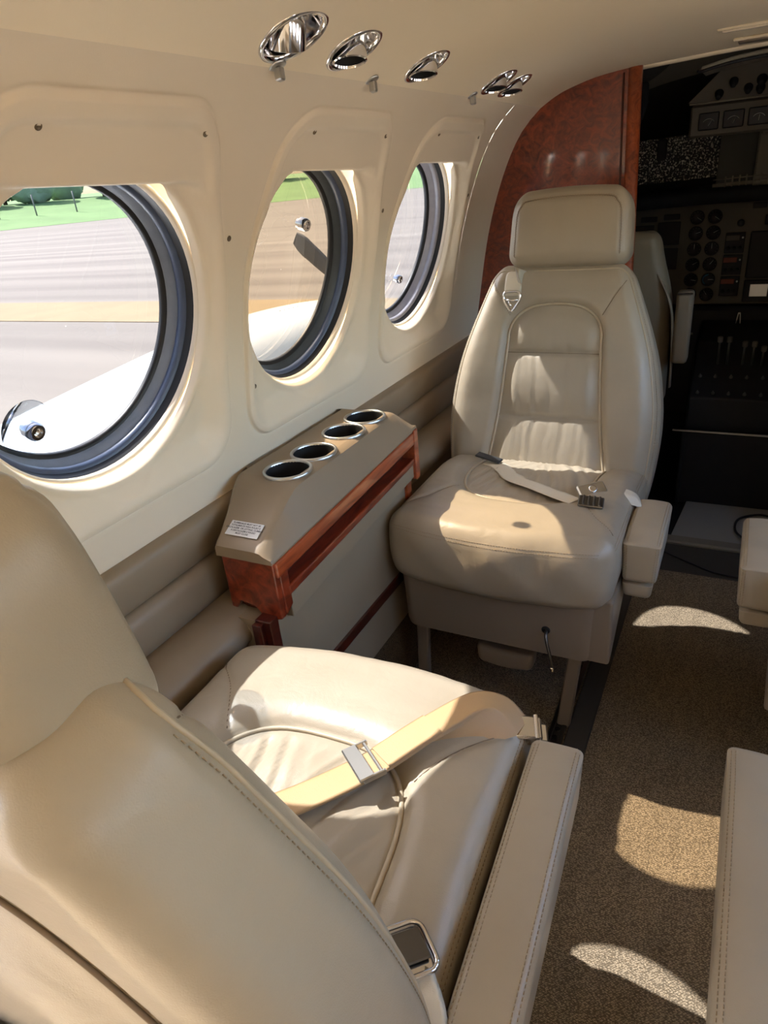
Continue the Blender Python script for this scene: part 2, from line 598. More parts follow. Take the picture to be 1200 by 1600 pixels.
def polar(Yc, th, Ri, Ro, n, pw, side):
    t = np.linspace(0, 1, n) ** pw
    R = Ri[None, :] + (Ro - Ri)[None, :] * t[:, None]
    a = R * np.cos(th)[None, :]; b = R * np.sin(th)[None, :]
    return wall_pt(Yc + a, WZ + b, wall_disp(a, b), side)


room = {}
for side, nm in ((-1, 'left'), (1, 'right')):
    g = Geo()
    for i, Yc in enumerate(WYS):
        nth = 220 if (side < 0 and i > 0) else 96
        th = np.linspace(0, 2 * math.pi, nth, endpoint=False)
        # put samples on the cell corners
        yl = yr = PITCH / 2
        cor = [math.atan2(s_ * 1.0 * (ZHI - WZ if s_ > 0 else WZ - ZLO), c_ * PITCH / 2) % (2 * math.pi) for s_ in (1, -1) for c_ in (1, -1)]
        for cc in cor:
            k = int(np.argmin(np.abs(th - cc))); th[k] = cc
        fas = np.maximum(np.sin(th), 1e-6)
        Ri = np.minimum(WR, np.where(np.sin(th) > 0.3, (fascia_edge(WR * np.cos(th)) + 0.001) / fas, WR))
        Ro = outline_r(th)
        P = polar(Yc, th, Ri, Ro, 74 if nth > 100 else 26, 1.0, side)
        win = bpy.data.objects.new('window_%d' % (i + (0 if side < 0 else 4)), None) if not (side < 0 and i == 0) else bpy.data.objects.new('window_8', None)
        COL.objects.link(win)
        win.location = (0, Yc, 0)
        win['kind'] = 'structure'
        if side < 0:
            tag(win, ['round cabin window behind the near seat headrest', 'largest and nearest round cabin window with clear disc and knob on its pane',
                      'middle round cabin window looking on to propeller blade and engine cowling',
                      'smallest and farthest round cabin window next to the red wood partition'][i])
        else:
            tag(win, 'round cabin window in the right-hand wall out of frame, number %d from the rear' % (i + 1))
        gp = Geo().grid(P - np.array([0, Yc, 0]), wrap_v=True, flip=(side < 0))
        gp.build('window_surround', M['cream'], win)
        Rc = cell_r(th, yl, yr)
        g.grid(polar(Yc, th, Ro, Rc, 22 if nth > 100 else 8, 1.0, side), wrap_v=True, flip=(side < 0))
        # tube between the trim and the outer glass: lathe about the window axis
        c = wall_pt(np.array([Yc]), np.array([WZ]), np.array([0.030]), side)[0]
        e = 1e-3
        dx = float((wall_x(WZ + e) - wall_x(WZ - e)) / (2 * e))
        ax = np.array([side * 1.0, 0, dx]); ax /= np.linalg.norm(ax)
        c[1] = 0.0
        F_ = frame(c, ax, (0, 1, 0))
        seg = 72
        Geo().lathe([(WR + 0.055, 0.006), (WR + 0.010, 0.004), (WR + 0.003, -0.003), (WR - 0.001, 0.001), (WR + 0.001, 0.012)], seg, F_).build('opening_lip', M['cream'], win)
        Geo().lathe([(WR + 0.003, 0.002), (WR - 0.001, 0.016), (WR - 0.003, 0.024)], seg, F_).build('rubber_gasket', M['black'], win)
        Geo().lathe([(WR - 0.002, 0.022), (WR - 0.007, 0.024), (WR - 0.010, 0.030), (WR - 0.007, 0.036), (WR - 0.006, 0.038)], seg, F_).build(
            'piped_seal', M['seal'] if i != 3 else M['seal_light'], win)
        Geo().lathe([(WR - 0.006, 0.037), (WR - 0.013, 0.045), (WR - 0.016, 0.052)], seg, F_).build(
            'seal_band', [M['seal'], M['seal_mid'], M['seal_dark'], M['seal_light']][i], win)
        Geo().lathe([(WR - 0.015, 0.051), (WR - 0.022, 0.053), (WR - 0.022, 0.062), (WR - 0.016, 0.066)], seg, F_).build('pane_retainer', M['black'], win)
        Geo().lathe([(0.0005, 0.059), (WR - 0.018, 0.059)], seg, F_).build('pane', (M['glass_warm'] if i == 2 else M['glass']) if side < 0 else M['glass_right'], win)
        # outer skin collar so that no light leaks round the pane
        Geo().lathe([(WR + 0.006, 0.000), (WR + 0.04, 0.030), (WR + 0.04, 0.062), (WR - 0.018, 0.064)], 48, F_).build('outer_frame', M['paint_white'], win)
        if side < 0 and i > 0:
            # screws in the surround
            sp = [(-0.105, 0.245), (0.150, 0.243), (-0.207, 0.02), (-0.207, -0.16)] if i > 1 else [(-0.105, 0.245), (0.150, 0.243)]
            sp2 = [(0.243, 0.105), (0.243, -0.165)]
            for (a, b) in sp + (sp2 if i == 1 else [(0.243, 0.105), (0.243, -0.165)]):
                p = wall_pt(np.array([Yc + a]), np.array([WZ + b]), wall_disp(np.array([a]), np.array([b])), side)[0]
                p[1] -= Yc
                zz = WZ + b
                ddx = float((wall_x(zz + e) - wall_x(zz - e)) / (2 * e))
                nn = np.array([1.0, 0, -ddx])
                Fs = frame(p, nn, (0, 1, 0))
                Geo().lathe([(0.0046, -0.0005), (0.0044, 0.0008), (0.0036, 0.0012), (0.0030, 0.0002)], 14, Fs, cap1=True).build('screw', M['screw'], win)
        # the turning knob on the inner pane
        if side < 0 and i > 0:
            ka, kb = {1: (-0.090, -0.124), 2: (0.050, 0.084), 3: (0.024, -0.104)}[i]
            kr = {1: 1.0, 2: 0.95, 3: 0.8}[i]
            p = F_ @ np.array([ka, 0, 0.057, 1.0])
            # frame y axis runs up or down the wall: find it
            yv = F_[:3, 1] * (1 if F_[2, 1] > 0 else -1)
            p = F_[:3, 3] + F_[:3, 0] * ka + yv * kb + F_[:3, 2] * 0.057
            Fk = frame(p, -F_[:3, 2], (0, 1, 0))
            kn = Geo().lathe([(0.010 * kr, 0), (0.010 * kr, 0.006), (0.0135 * kr, 0.007), (0.0135 * kr, 0.022 * kr), (0.011 * kr, 0.026 * kr), (0.007 * kr, 0.026 * kr), (0.006 * kr, 0.020 * kr)], 24, Fk, cap1=True)
            kn.build('pane_knob', M['chrome'], win, angle=40)
            if i == 1:
                Geo().lathe([(0.001, 0.003), (0.040, 0.003), (0.0412, 0.0045), (0.040, 0.006), (0.001, 0.006)], 48, Fk).build('clear_disc', M['clear'], win)
    # plain wall strips fore and aft of the window cells
    def strip(ya, yb, za=ZLO, zb=ZHI, ny=12, nz=24, flip=False):
        Y, Z = np.meshgrid(np.linspace(ya, yb, ny), np.linspace(za, zb, nz), indexing='ij')
        g.grid(wall_pt(Y, Z, 0 * Y, side), flip=(side > 0))
    strip(WYS[-1] + PITCH / 2, 2.27)
    if side < 0:
        strip(WYS[0] - PITCH / 2, -0.30, ny=4)
        strip(-0.72, -1.35, ny=6)
        room['wall_left'] = tag(g.build('wall_left', M['cream']), 'cream moulded left cabin sidewall round the windows', kind='structure')
    else:
        strip(WYS[0] - PITCH / 2, -1.35, ny=6)
        room['wall_right'] = tag(g.build('wall_right', M['cream']), 'cream moulded right cabin sidewall', kind='structure')

# ceiling
cx = [(-0.488, 1.345), (-0.447, 1.3685), (-0.40, 1.387), (-0.31, 1.411), (-0.16, 1.430), (MX, 1.440)]
cxx = cx + [(2 * MX - x, z) for x, z in cx[::-1][1:]]
CP0 = catmull([(x, 0, z) for x, z in cxx], 24)
_xs = np.unique(np.concatenate([CP0[::6, 0], CP0[-1:, 0], np.arange(-0.512 + 0.026, -0.385, 0.0035)]))
CP = np.stack([_xs, 0 * _xs, np.interp(_xs, CP0[:, 0], CP0[:, 2])], 1)
LAMPS = [(0.872, 0.047), (1.030, 0.043), (1.295, 0.042), (1.696, 0.042), (1.815, 0.042)]
LX = -0.440
g = Geo()
Ys = np.unique(np.concatenate([np.linspace(-1.35, 2.27, 40), np.arange(0.81, 1.88, 0.0035)]))
G = np.zeros((len(Ys), len(CP), 3))
for i, y in enumerate(Ys):
    G[i] = CP; G[i, :, 1] = y
    w = sstep(y, 1.95, 2.25) * 0.018
    G[i, :, 2] -= w * np.exp(-((CP[:, 0] - MX) / 0.42) ** 4)
g.grid(G, flip=True)
_V = G.reshape(-1, 3)
_keep = []
for q in g.f:
    c = _V[list(q)].mean(0)
    if -0.50 < c[0] < -0.38 and any(math.hypot((c[0] - LX) * 1.10, c[1] - ly) < lr - 0.004 for ly, lr in LAMPS): continue
    _keep.append(q)
g.f = _keep
# return lip down into the cockpit doorway
tag(g.build('ceiling', M['headliner'], fix=False), 'smooth cream cabin headliner', kind='structure')
lipc = np.array([p for p in CP if -0.30 < p[0] < 2 * MX + 0.30])
L1 = lipc.copy(); L1[:, 1] = 2.268; L1[:, 2] -= 0.018 * np.exp(-((lipc[:, 0] - MX) / 0.42) ** 4) - 0.002
tag(Geo().tube(L1, 0.010, 10).build('trim_1', M['headliner']), 'rounded cream edge of the headliner over the cockpit doorway', kind='structure')

# lower sidewall: two rolled leather pads, ledge, side panel, carpet


def lower_wall(side):
    root = bpy.data.objects.new('wall_left_lower' if side < 0 else 'wall_right_lower', None)
    COL.objects.link(root)
    root['kind'] = 'structure'
    root['label'] = 'leather padded lower sidewall with armrest ledge, %s side' % ('left' if side < 0 else 'right')
    y0, y1 = (-0.30 if side < 0 else -1.35), 2.25

    def sweep(prof, name, mat, seams=True, ya=y0, yb=y1):
        P = catmull([(x, 0, z) for x, z in prof], 5)
        Yn = np.linspace(ya, yb, 30)
        G = np.zeros((len(Yn), len(P), 3))
        for i, y in enumerate(Yn):
            G[i] = P; G[i, :, 1] = y
        if side > 0: G[:, :, 0] = 2 * MX - G[:, :, 0]
        return Geo().grid(G, flip=(side > 0)).build(name, mat, root)
    sweep([(-0.705, 0.704), (-0.690, 0.701), (-0.682, 0.690), (-0.682, 0.660), (-0.690, 0.628), (-0.702, 0.619)], 'upper_pad', M['leather_wall'])
    sweep([(-0.704, 0.622), (-0.690, 0.617), (-0.680, 0.600), (-0.680, 0.560), (-0.690, 0.532), (-0.706, 0.522)], 'lower_pad', M['leather_wall'])
    sweep([(-0.712, 0.520), (-0.700, 0.531), (-0.670, 0.541), (-0.630, 0.540), (-0.604, 0.528), (-0.592, 0.510), (-0.592, 0.492), (-0.600, 0.484), (-0.606, 0.482)], 'armrest_ledge', M['leather_wall'])
    sweep([(-0.604, 0.490), (-0.603, 0.45), (-0.600, 0.30), (-0.598, 0.16)], 'side_panel', M['panel'])
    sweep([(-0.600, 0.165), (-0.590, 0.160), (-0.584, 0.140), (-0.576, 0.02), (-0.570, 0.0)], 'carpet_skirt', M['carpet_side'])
    # outer backing keeps daylight out
    sweep([(-0.74, 0.76), (-0.75, 0.6), (-0.74, 0.3), (-0.70, -0.04)], 'outer_skin', M['paint_white'])


lower_wall(-1)
lower_wall(1)

# floor
g = Geo()
g.box((MX, 0.33, -0.03), (1.7, 3.36, 0.06))
tag(g.build('floor', M['carpet'], smooth=False), 'brown woven cabin carpet', kind='structure')
g = Geo().box((MX, 2.10, -0.03), (1.7, 0.18, 0.064), bevel=0.004)
tag(g.build('floor_strip', M['mat_grey'], smooth=False), 'dark grey floor strip before the cockpit step', kind='structure')
g = Geo().box((MX, 2.215, -0.018), (1.3, 0.05, 0.06), bevel=0.006)
tag(g.build('trim_2', M['cp_trim'], smooth=False), 'cockpit doorway sill', kind='structure')

# rear end of the cabin, closed
g = Geo().box((MX, -1.37, 0.7), (1.7, 0.03, 1.6))
tag(g.build('wall_rear', M['cream'], smooth=False), 'cream rear cabin wall', kind='structure')
# wall below / beside the open entrance door on the left rear
g = Geo().box((-0.72, -1.045, 0.35), (0.03, 0.65, 0.74))
tag(g.build('wall_left_rear', M['leather_wall'], smooth=False), 'leather sidewall aft of the entrance', kind='structure')
# roof skin above the headliner and behind walls: stops leaks at the shoulders
sk = catmull([(-0.70, 0, 1.28), (-0.64, 0, 1.40), (-0.50, 0, 1.49), (MX, 0, 1.54), (2 * MX + 0.50, 0, 1.49), (2 * MX + 0.64, 0, 1.40), (2 * MX + 0.70, 0, 1.28)], 6)
G = np.zeros((2, len(sk), 3)); G[0] = sk; G[1] = sk; G[0, :, 1] = -1.4; G[1, :, 1] = 2.3
tag(Geo().grid(G).build('roof', M['paint_white']), 'white outer roof skin', kind='structure')

# red wood partition before the cockpit
Yb = 2.25
part = bpy.data.objects.new('partition', None)
COL.objects.link(part)
part.location = (0, Yb, 0)
tag(part, 'glossy red wood half partition between cabin and cockpit behind the facing seat', 'partition')
zs = np.linspace(0.0, 1.345, 40)
left = [(-0.60, 0.0), (-0.60, 0.49), (-0.70, 0.53)] + [(float(wall_x(z)) - 0.01, z) for z in np.linspace(0.72, 1.345, 16)] + [(x, z + 0.008) for x, z in cx[1:5] if x < -0.2]
pg = left + [(-0.236, 1.428), (-0.226, 1.0), (-0.216, 0.0)]
Geo().prism(pg, 1, -0.012, 0.012).build('wood_panel', M['wood'], part, smooth=False)
Geo().tube([(-0.212, -0.004, 0.0), (-0.216, -0.004, 0.5), (-0.224, -0.004, 1.0), (-0.234, -0.004, 1.414)], 0.015, 12, flat=1.3).build('edge_moulding', M['wood_edge'], part)
Geo().tube([(-0.244, -0.014, 0.0), (-0.252, -0.014, 1.0), (-0.262, -0.014, 1.40)], 0.003, 6).build('groove', M['wood_dark'], part)
# twin partition on the right side of the doorway
pr = bpy.data.objects.new('partition', None)
COL.objects.link(pr)
pr.location = (2 * MX, Yb, 0)
tag(pr, 'red wood half partition right of the cockpit doorway, outside the frame', 'partition')
Geo().prism([(-x, z) for x, z in pg], 1, -0.012, 0.012).build('wood_panel', M['wood'], pr, smooth=False)

# ------------------------------------------------------------------ ceiling lamps and switches
nrm_c = np.array([0.52, 0, -0.86])


def ceil_at(Y, x=-0.440):
    z = np.interp(x, CP[:, 0], CP[:, 2])
    zz = (np.interp(x + 0.01, CP[:, 0], CP[:, 2]) - np.interp(x - 0.01, CP[:, 0], CP[:, 2])) / 0.02
    n = np.array([zz, 0, -1.0]); n /= np.linalg.norm(n)
    return np.array([x, Y, z]), n


lamp_y = [l[0] for l in LAMPS]
lamp_lab = ['chrome recessed reading light and air outlet, nearest of the ceiling row',
            'chrome recessed reading light with dark open eyeball, second of the ceiling row',
            'chrome recessed reading light with dark eyeball, third along above the middle window',
            'small far chrome recessed light, left one of the close pair over the farthest window',
            'small far chrome recessed light, right one of the close pair nearest the partition']
for k, Y in enumerate(lamp_y):
    p, n = ceil_at(Y)
    r = LAMPS[k][1]
    t = thing('ceiling_light', p, lamp_lab[k], 'ceiling light', 'recessed lights and air outlets in the headliner')
    Fr = frame((0, 0, 0), n, (0, 1, 0))
    Geo().lathe([(r + 0.004, -0.002), (r + 0.0045, 0.0015), (r + 0.001, 0.004), (r - 0.004, 0.003), (r - 0.006, -0.002), (r - 0.008, -0.012), (r - 0.014, -0.022), (0.015, -0.030), (0.0005, -0.030)], 48, Fr).build('chrome_ring', M['chrome'], t)
    dv = np.array([0.10, -0.16, -0.98]) if k else np.array([-0.30, 0.22, -0.93])
    Fe = frame(-n * 0.020, dv, (0, 1, 0))
    L_ = 0.034 if k else 0.030
    er = 0.026
    Geo().lathe([(er - 0.004, -0.010), (er, 0.0), (er - 0.0005, L_), (er - 0.003, L_ + 0.001), (er - 0.004, L_ - 0.002)], 32, Fe).build('eyeball', M['chrome'], t, angle=50)
    Geo().lathe([(er - 0.0038, L_ - 0.001), (er - 0.005, 0.008), (0.0005, 0.006)], 32, Fe).build('dark_throat', M['cup_inside'], t)
for k, Y in enumerate([0.893, 1.165, 1.645]):
    p, n = ceil_at(Y, -0.484)
    t = thing('light_switch', p, ['small chrome toggle between first and second ceiling lights', 'small chrome toggle beside the third ceiling light',
                                  'tiny chrome toggle under the far pair of ceiling lights'][k], 'switch', 'small chrome toggles in the headliner')
    Fr = frame((0, 0, 0), n, (0, 1, 0))
    Geo().lathe([(0.013, -0.001), (0.013, 0.0015), (0.011, 0.002), (0.006, 0.002)], 24, Fr, cap1=True).build('bezel', M['brushed'], t)
    g = Geo().box((0, 0, 0), (0.011, 0.011, 0.016), rot=frame((0, 0, 0), (0.1, -0.1, -1))[:3, :3], bevel=0.0015)
    o = g.build('toggle', M['brushed'], t, smooth=False)
    o.location = tuple(n * 0.006 + np.array([0, 0, -0.004]))

# ceiling vents near the doorway
for k, (xa, xb, ya, yb, lab) in enumerate([(-0.025, 0.26, 2.005, 2.045, 'flat cream trim plate in the headliner, nearer of two'),
                                           (0.005, 0.26, 2.13, 2.195, 'recessed cream grille in the headliner just before the doorway')]):
    zc = 1.440 - 0.018 * float(sstep((ya + yb) / 2, 1.95, 2.25)) - 0.002
    t = thing('ceiling_panel', ((xa + xb) / 2, (ya + yb) / 2, zc), lab, 'panel')
    Geo().box((0, 0, 0), (xb - xa, yb - ya, 0.006), bevel=0.002).build('plate', M['headliner'], t, smooth=False)
    Geo().box((0, 0, -0.004), (xb - xa - 0.02, yb - ya - 0.018, 0.005), bevel=0.002).build('inset', M['cream'] if k == 0 else M['skirt'], t, smooth=False)

# ------------------------------------------------------------------ seats


class RBox:
    def __init__(self, s, r, deform):
        self.s = np.array(s, float) / 2
        self.r = r
        self.deform = deform

    def map(self, q):
        q = np.asarray(q, float)
        r = np.minimum(self.r, self.s * 0.999)
        inner = np.clip(q, -(self.s - r), self.s - r)
        d = (q - inner) / r
        L = np.linalg.norm(d, axis=-1, keepdims=True)
        n = d / np.maximum(L, 1e-9)
        p = inner + r * n
        return self.deform(p, n, q)

    def axis(self, k, step):
        s = self.s[k]; r = min(self.r if np.isscalar(self.r) else self.r[k], s * 0.99)
        nr = 7
        a = -s + r * (1 - np.cos(np.linspace(0, math.pi / 2, nr))) * 0 + r * np.linspace(0, 1, nr)
        # equal arc sampling in the rounded part
        ang = np.linspace(-math.pi / 4, 0, nr)
        a = -(s - r) + r * np.tan(ang) * 1.0
        mid = np.linspace(-(s - r), s - r, max(2, int(2 * (s - r) / step) + 1))
        return np.concatenate([a[:-1], mid, -a[::-1][1:]])

    def build(self, name, mat, parent, step=0.008):
        g = Geo()
        ax = [self.axis(k, step) for k in range(3)]
        for k in range(3):
            a1, a2 = [(1, 2), (2, 0), (0, 1)][k]
            U, V = np.meshgrid(ax[a1], ax[a2], indexing='ij')
            for sg in (-1, 1):
                q = np.zeros(U.shape + (3,))
                q[..., k] = sg * self.s[k]; q[..., a1] = U; q[..., a2] = V
                g.grid(self.map(q), flip=(sg < 0))
        me = g.mesh(name)
        import bmesh
        bm = bmesh.new(); bm.from_mesh(me)
        bmesh.ops.remove_doubles(bm, verts=bm.verts, dist=1e-5)
        bm.to_mesh(me); bm.free()
        return link(name, me, mat, parent)

    def curve(self, pts, off=0.0):
        P = self.map(np.asarray(pts, float))
        if off:
            e = 2e-3
            # local outward normal from finite differences in the two face directions
            pts = np.asarray(pts, float)
            k = int(np.argmax(np.abs(np.abs(pts[len(pts) // 2]) / self.s)))
            a1, a2 = [(1, 2), (2, 0), (0, 1)][k]
            d1 = np.zeros(3); d1[a1] = e; d2 = np.zeros(3); d2[a2] = e
            n = np.cross(self.map(pts + d1) - self.map(pts - d1), self.map(pts + d2) - self.map(pts - d2))
            n /= np.linalg.norm(n, axis=1)[:, None] + 1e-12
            n *= np.sign(pts[len(pts) // 2][k])
            P = P + n * off
        return P


def seg_dist(X, Y, line):
    d = np.full(np.shape(X), 9.0)
    L = np.asarray(line, float)
    for i in range(len(L) - 1):
        a = L[i]; b = L[i + 1]; ab = b - a
        t = np.clip(((X - a[0]) * ab[0] + (Y - a[1]) * ab[1]) / (ab @ ab), 0, 1)
        d = np.minimum(d, np.hypot(X - a[0] - t * ab[0], Y - a[1] - t * ab[1]))
    return d


def wrinkle(u, v, seed, fu, fv, amp):
    """soft creases running along v"""
    r = np.random.RandomState(seed)
    w = np.zeros(np.shape(u))
    warp = 0.004 * np.sin(v * 19 + seed) + 0.002 * np.sin(v * 61 + u * 40)
    for k in range(7):
        f = fu * r.uniform(0.6, 1.7); ph = r.uniform(0, 6.28); g2 = fv * r.uniform(0.4, 1.4); p2 = r.uniform(0, 6.28)
        w += np.maximum(0, np.sin((u + warp) * f + ph)) ** 4 * (0.5 + 0.5 * np.sin(v * g2 + p2)) * r.uniform(0.4, 1)
    return -amp * w / 3.0


# ---- cushion (local seat frame: the sitter faces -y)
CZ0, CZ1 = 0.375, 0.535
CW, CD = 0.49, 0.47


def arch_cushion():
    pts = []
    for t in np.linspace(0, math.pi, 41):
        c, s = math.cos(t), math.sin(t)
        x = 0.152 * math.copysign(abs(c) ** 0.62, c)
        y = 0.13 - 0.205 * abs(s) ** 0.55
        pts.append((x, y))
    pts = [(0.158, 0.235)] + pts + [(-0.158, 0.235)]
    return np.array(pts)


ARC = arch_cushion()


def arch_inside(X, Y, line):
    """signed distance, positive inside of the open arch"""
    d = seg_dist(X, Y, line)
    n = len(line); c = np.zeros(np.shape(X), bool)
    for i in range(n):
        x1, y1 = line[i]; x2, y2 = line[(i + 1) % n]
        cond = ((y1 > Y) != (y2 > Y)) & (X < (x2 - x1) * (Y - y1) / ((y2 - y1) if abs(y2 - y1) > 1e-12 else 1e-12) + x1)
        c ^= cond
    return np.where(c, d, -d)


CSEAMS = [[(0.140, -0.045), (0.185, -0.115), (0.238, -0.175)], [(-0.140, -0.045), (-0.185, -0.115), (-0.238, -0.175)]]


def cushion_def(p, n, q):
    P = p.copy()
    X, Y = q[..., 0], q[..., 1]
    top = np.clip(n[..., 2], 0, 1)
    qc = arch_inside(p[..., 0], p[..., 1], ARC)
    h = 0.010 * (1 - (p[..., 0] / 0.26) ** 4)
    h = h - 0.013 * sstep(qc, -0.035, 0.015) + 0.009 * sstep(qc, 0.0, 0.07)
    h = h - 0.006 * np.exp(-(qc / 0.006) ** 2)
    h = h + 0.004 * np.exp(-((qc + 0.06) / 0.045) ** 2)
    for s in CSEAMS:
        h = h - 0.004 * np.exp(-(seg_dist(p[..., 0], p[..., 1], s) / 0.004) ** 2)
    h = h + wrinkle(p[..., 0] + 0.35 * p[..., 1] * np.sign(p[..., 0]), p[..., 1], 3, 130, 14, 0.0100) * sstep(qc, 0.004, 0.03)
    h = h + wrinkle(p[..., 1], p[..., 0], 9, 70, 16, 0.0016) * sstep(-qc, 0.012, 0.04)
    h = h - 0.030 * sstep(p[..., 1], 0.05, 0.24)
    P[..., 2] += h * top
    # front face bulge with puckers
    fr = np.clip(-n[..., 1], 0, 1)
    zc = p[..., 2] / (CZ1 - CZ0) * 2
    bul = 0.016 * (1 - zc ** 2) * (1 - 0.4 * (p[..., 0] / 0.25) ** 2)
    bul = bul + 0.003 * np.sin(p[..., 0] * 42 + 1) * np.sin(p[..., 2] * 50) + wrinkle(p[..., 0], p[..., 2], 12, 40, 30, 0.004)
    P[..., 1] -= fr * bul
    # stitched edge line
    P[..., 1] -= 0.036 * (1 - (p[..., 0] / 0.26) ** 2) * sstep(-p[..., 1], -0.1, 0.23)
    sd = np.clip(np.abs(n[..., 0]), 0, 1)
    P[..., 0] += np.sign(n[..., 0]) * sd * 0.006 * (1 - zc ** 2)
    # taper the underside a little
    P[..., 0] *= 1 - 0.03 * sstep(-p[..., 2], 0.0, 0.08)
    P[..., 2] += (CZ0 + CZ1) / 2
    return P


CB = RBox((CW, CD, CZ1 - CZ0), 0.034, cushion_def)

# ---- backrest. original box: x width (normalised), y thickness, z height 0.38..0.985
BZ0, BZ1 = 0.385, 0.985
BH = (BZ1 - BZ0)
BW = 0.5
BT = 0.125
wz = np.array([0.385, 0.45, 0.55, 0.62, 0.70, 0.76, 0.85, 0.92, 0.96, 0.985])
ww = np.array([0.244, 0.256, 0.266, 0.266, 0.256, 0.243, 0.213, 0.185, 0.168, 0.155])
bwid = _nat_spline(wz, ww)
REC = math.radians(13.5)
BARC_W = _nat_spline(np.array([0.36, 0.42, 0.62, 0.779, 0.86, 0.90]), np.array([0.166, 0.160, 0.130, 0.117, 0.108, 0.10]))


def barch():
    L = []
    for z in np.linspace(0.37, 0.80, 16):
        L.append((float(BARC_W(z)), z))
    for t in np.linspace(0, math.pi, 25)[1:-1]:
        c, s = math.cos(t), math.sin(t)
        L.append((0.116 * math.copysign(abs(c) ** 0.8, c), 0.80 + 0.093 * abs(s) ** 0.8))
    for z in np.linspace(0.80, 0.37, 16):
        L.append((-float(BARC_W(z)), z))
    return np.array(L)


BARC = barch()
BSEAM = [[(0.112, 0.865), (0.135, 0.905), (0.158, 0.942)], [(-0.112, 0.865), (-0.135, 0.905), (-0.158, 0.942)]]
HSEAM = (0.775, 0.617)


def back_def(p, n, q):
    z = np.clip(p[..., 2] + (BZ0 + BZ1) / 2, 0.3, 1.1)
    w = bwid(np.clip(z, BZ0, BZ1))
    X = p[..., 0] / (BW / 2) * w
    Y = p[..., 1].copy()
    fr = np.clip(-n[..., 1], 0, 1)
    q_ = arch_inside(X, z, BARC)
    side = np.abs(X) / w
    h = 0.012 * np.exp(-((side - 0.80) / 0.22) ** 2) - 0.012 * sstep(side, 0.80, 1.0)
    h = h - 0.016 * sstep(q_, -0.02, 0.010)
    cz = np.where(z > HSEAM[0], (z - 0.835) / 0.06, np.where(z > HSEAM[1], (z - 0.696) / 0.079, (z - 0.50) / 0.117))
    h = h + 0.014 * np.clip(1 - cz ** 2, 0, 1) ** 0.7 * sstep(q_, 0.0, 0.04)
    for zz in HSEAM:
        h = h - 0.006 * np.exp(-((z - zz) / 0.0045) ** 2) * sstep(q_, 0.0, 0.006)
    h = h - 0.005 * np.exp(-(q_ / 0.005) ** 2)
    for s in BSEAM:
        h = h - 0.004 * np.exp(-(seg_dist(X, z, s) / 0.0035) ** 2)
    h = h + wrinkle(X, z, 5, 130, 13, 0.0065) * sstep(q_, 0.006, 0.03) * (0.35 + 0.65 * np.clip(np.abs(cz), 0, 1))
    h = h + wrinkle(z, X, 8, 60, 20, 0.0012) * sstep(-q_, 0.01, 0.03)
    h = h - 0.012 * sstep(z, 0.90, 0.985)
    Y = Y - fr * h
    # rear: rounded shell with bulging pocket panel
    rr = np.clip(n[..., 1], 0, 1)
    qr = 0.2 * (1 - ((np.abs(X) / (0.205 * w / 0.26)) ** 4 + (np.maximum(z - 0.55, 0) / 0.375) ** 4) ** 0.25)
    Y = Y + rr * (0.010 * (1 - side ** 2) + 0.018 * sstep(qr, 0.0, 0.05) - 0.004 * np.exp(-(qr / 0.004) ** 2))
    # thin towards the top
    Y = Y * (1 - 0.22 * sstep(z, 0.70, 0.985))
    # recline about the seat joint
    dz = z + (p[..., 2] + (BZ0 + BZ1) / 2 - z) - 0.575
    c, s = math.cos(REC), math.sin(REC)
    P = np.stack([X, 0.246 + Y * c + dz * s, 0.575 + dz * c - Y * s], -1)
    return P


BB = RBox((BW, BT, BH), 0.040, back_def)


def bq(x, z, face=-1):
    """box coordinates of a point at true x, z on the backrest front"""
    w = float(bwid(min(max(z, BZ0), BZ1)))
    return (x / w * BW / 2, face * BT / 2, z - (BZ0 + BZ1) / 2)


# ---- headrest
HW_, HT_, HH_ = 0.292, 0.105, 0.170


def head_def(p, n, q):
    t = p[..., 2] / (HH_ / 2)
    X = p[..., 0] * (1.0 - 0.06 * (t + 1) / 2 - 0.05 * sstep(t, 0.3, 1.0))
    fr = np.clip(-n[..., 1], 0, 1)
    Y = p[..., 1] - fr * 0.010 * (1 - t ** 2) * (1 - (p[..., 0] / 0.15) ** 2)
    Y = Y + np.clip(n[..., 1], 0, 1) * 0.014 * (1 - t ** 2) * (1 - (p[..., 0] / 0.15) ** 2)
    Z = p[..., 2] + np.clip(n[..., 2], 0, 1) * 0.008 * (1 - (p[..., 0] / 0.15) ** 2)
    # seam rolled round the front face
    u = np.minimum(0.128 - np.abs(p[..., 0]), np.minimum(0.066 - p[..., 2], 9))
    Y = Y + fr * 0.003 * np.exp(-((u) / 0.003) ** 2)
    return np.stack([X, Y, Z], -1)


HB = RBox((HW_, HT_, HH_), 0.036, head_def)


def stitches(polylines, name, parent, spacing=0.0058, length=0.0034, r=0.0005, mat=None):
    g = Geo()
    for P in polylines:
        P = np.asarray(P)
        d = np.concatenate([[0], np.cumsum(np.linalg.norm(np.diff(P, axis=0), axis=1))])
        for s in np.arange(0, d[-1] - length, spacing):
            a = np.array([np.interp(s, d, P[:, k]) for k in range(3)])
            b = np.array([np.interp(s + length, d, P[:, k]) for k in range(3)])
            g.tube([a, (a + b) / 2, b], r, 4)
    return tag(g.build(name, mat or M['thread'], parent), kind='stuff')


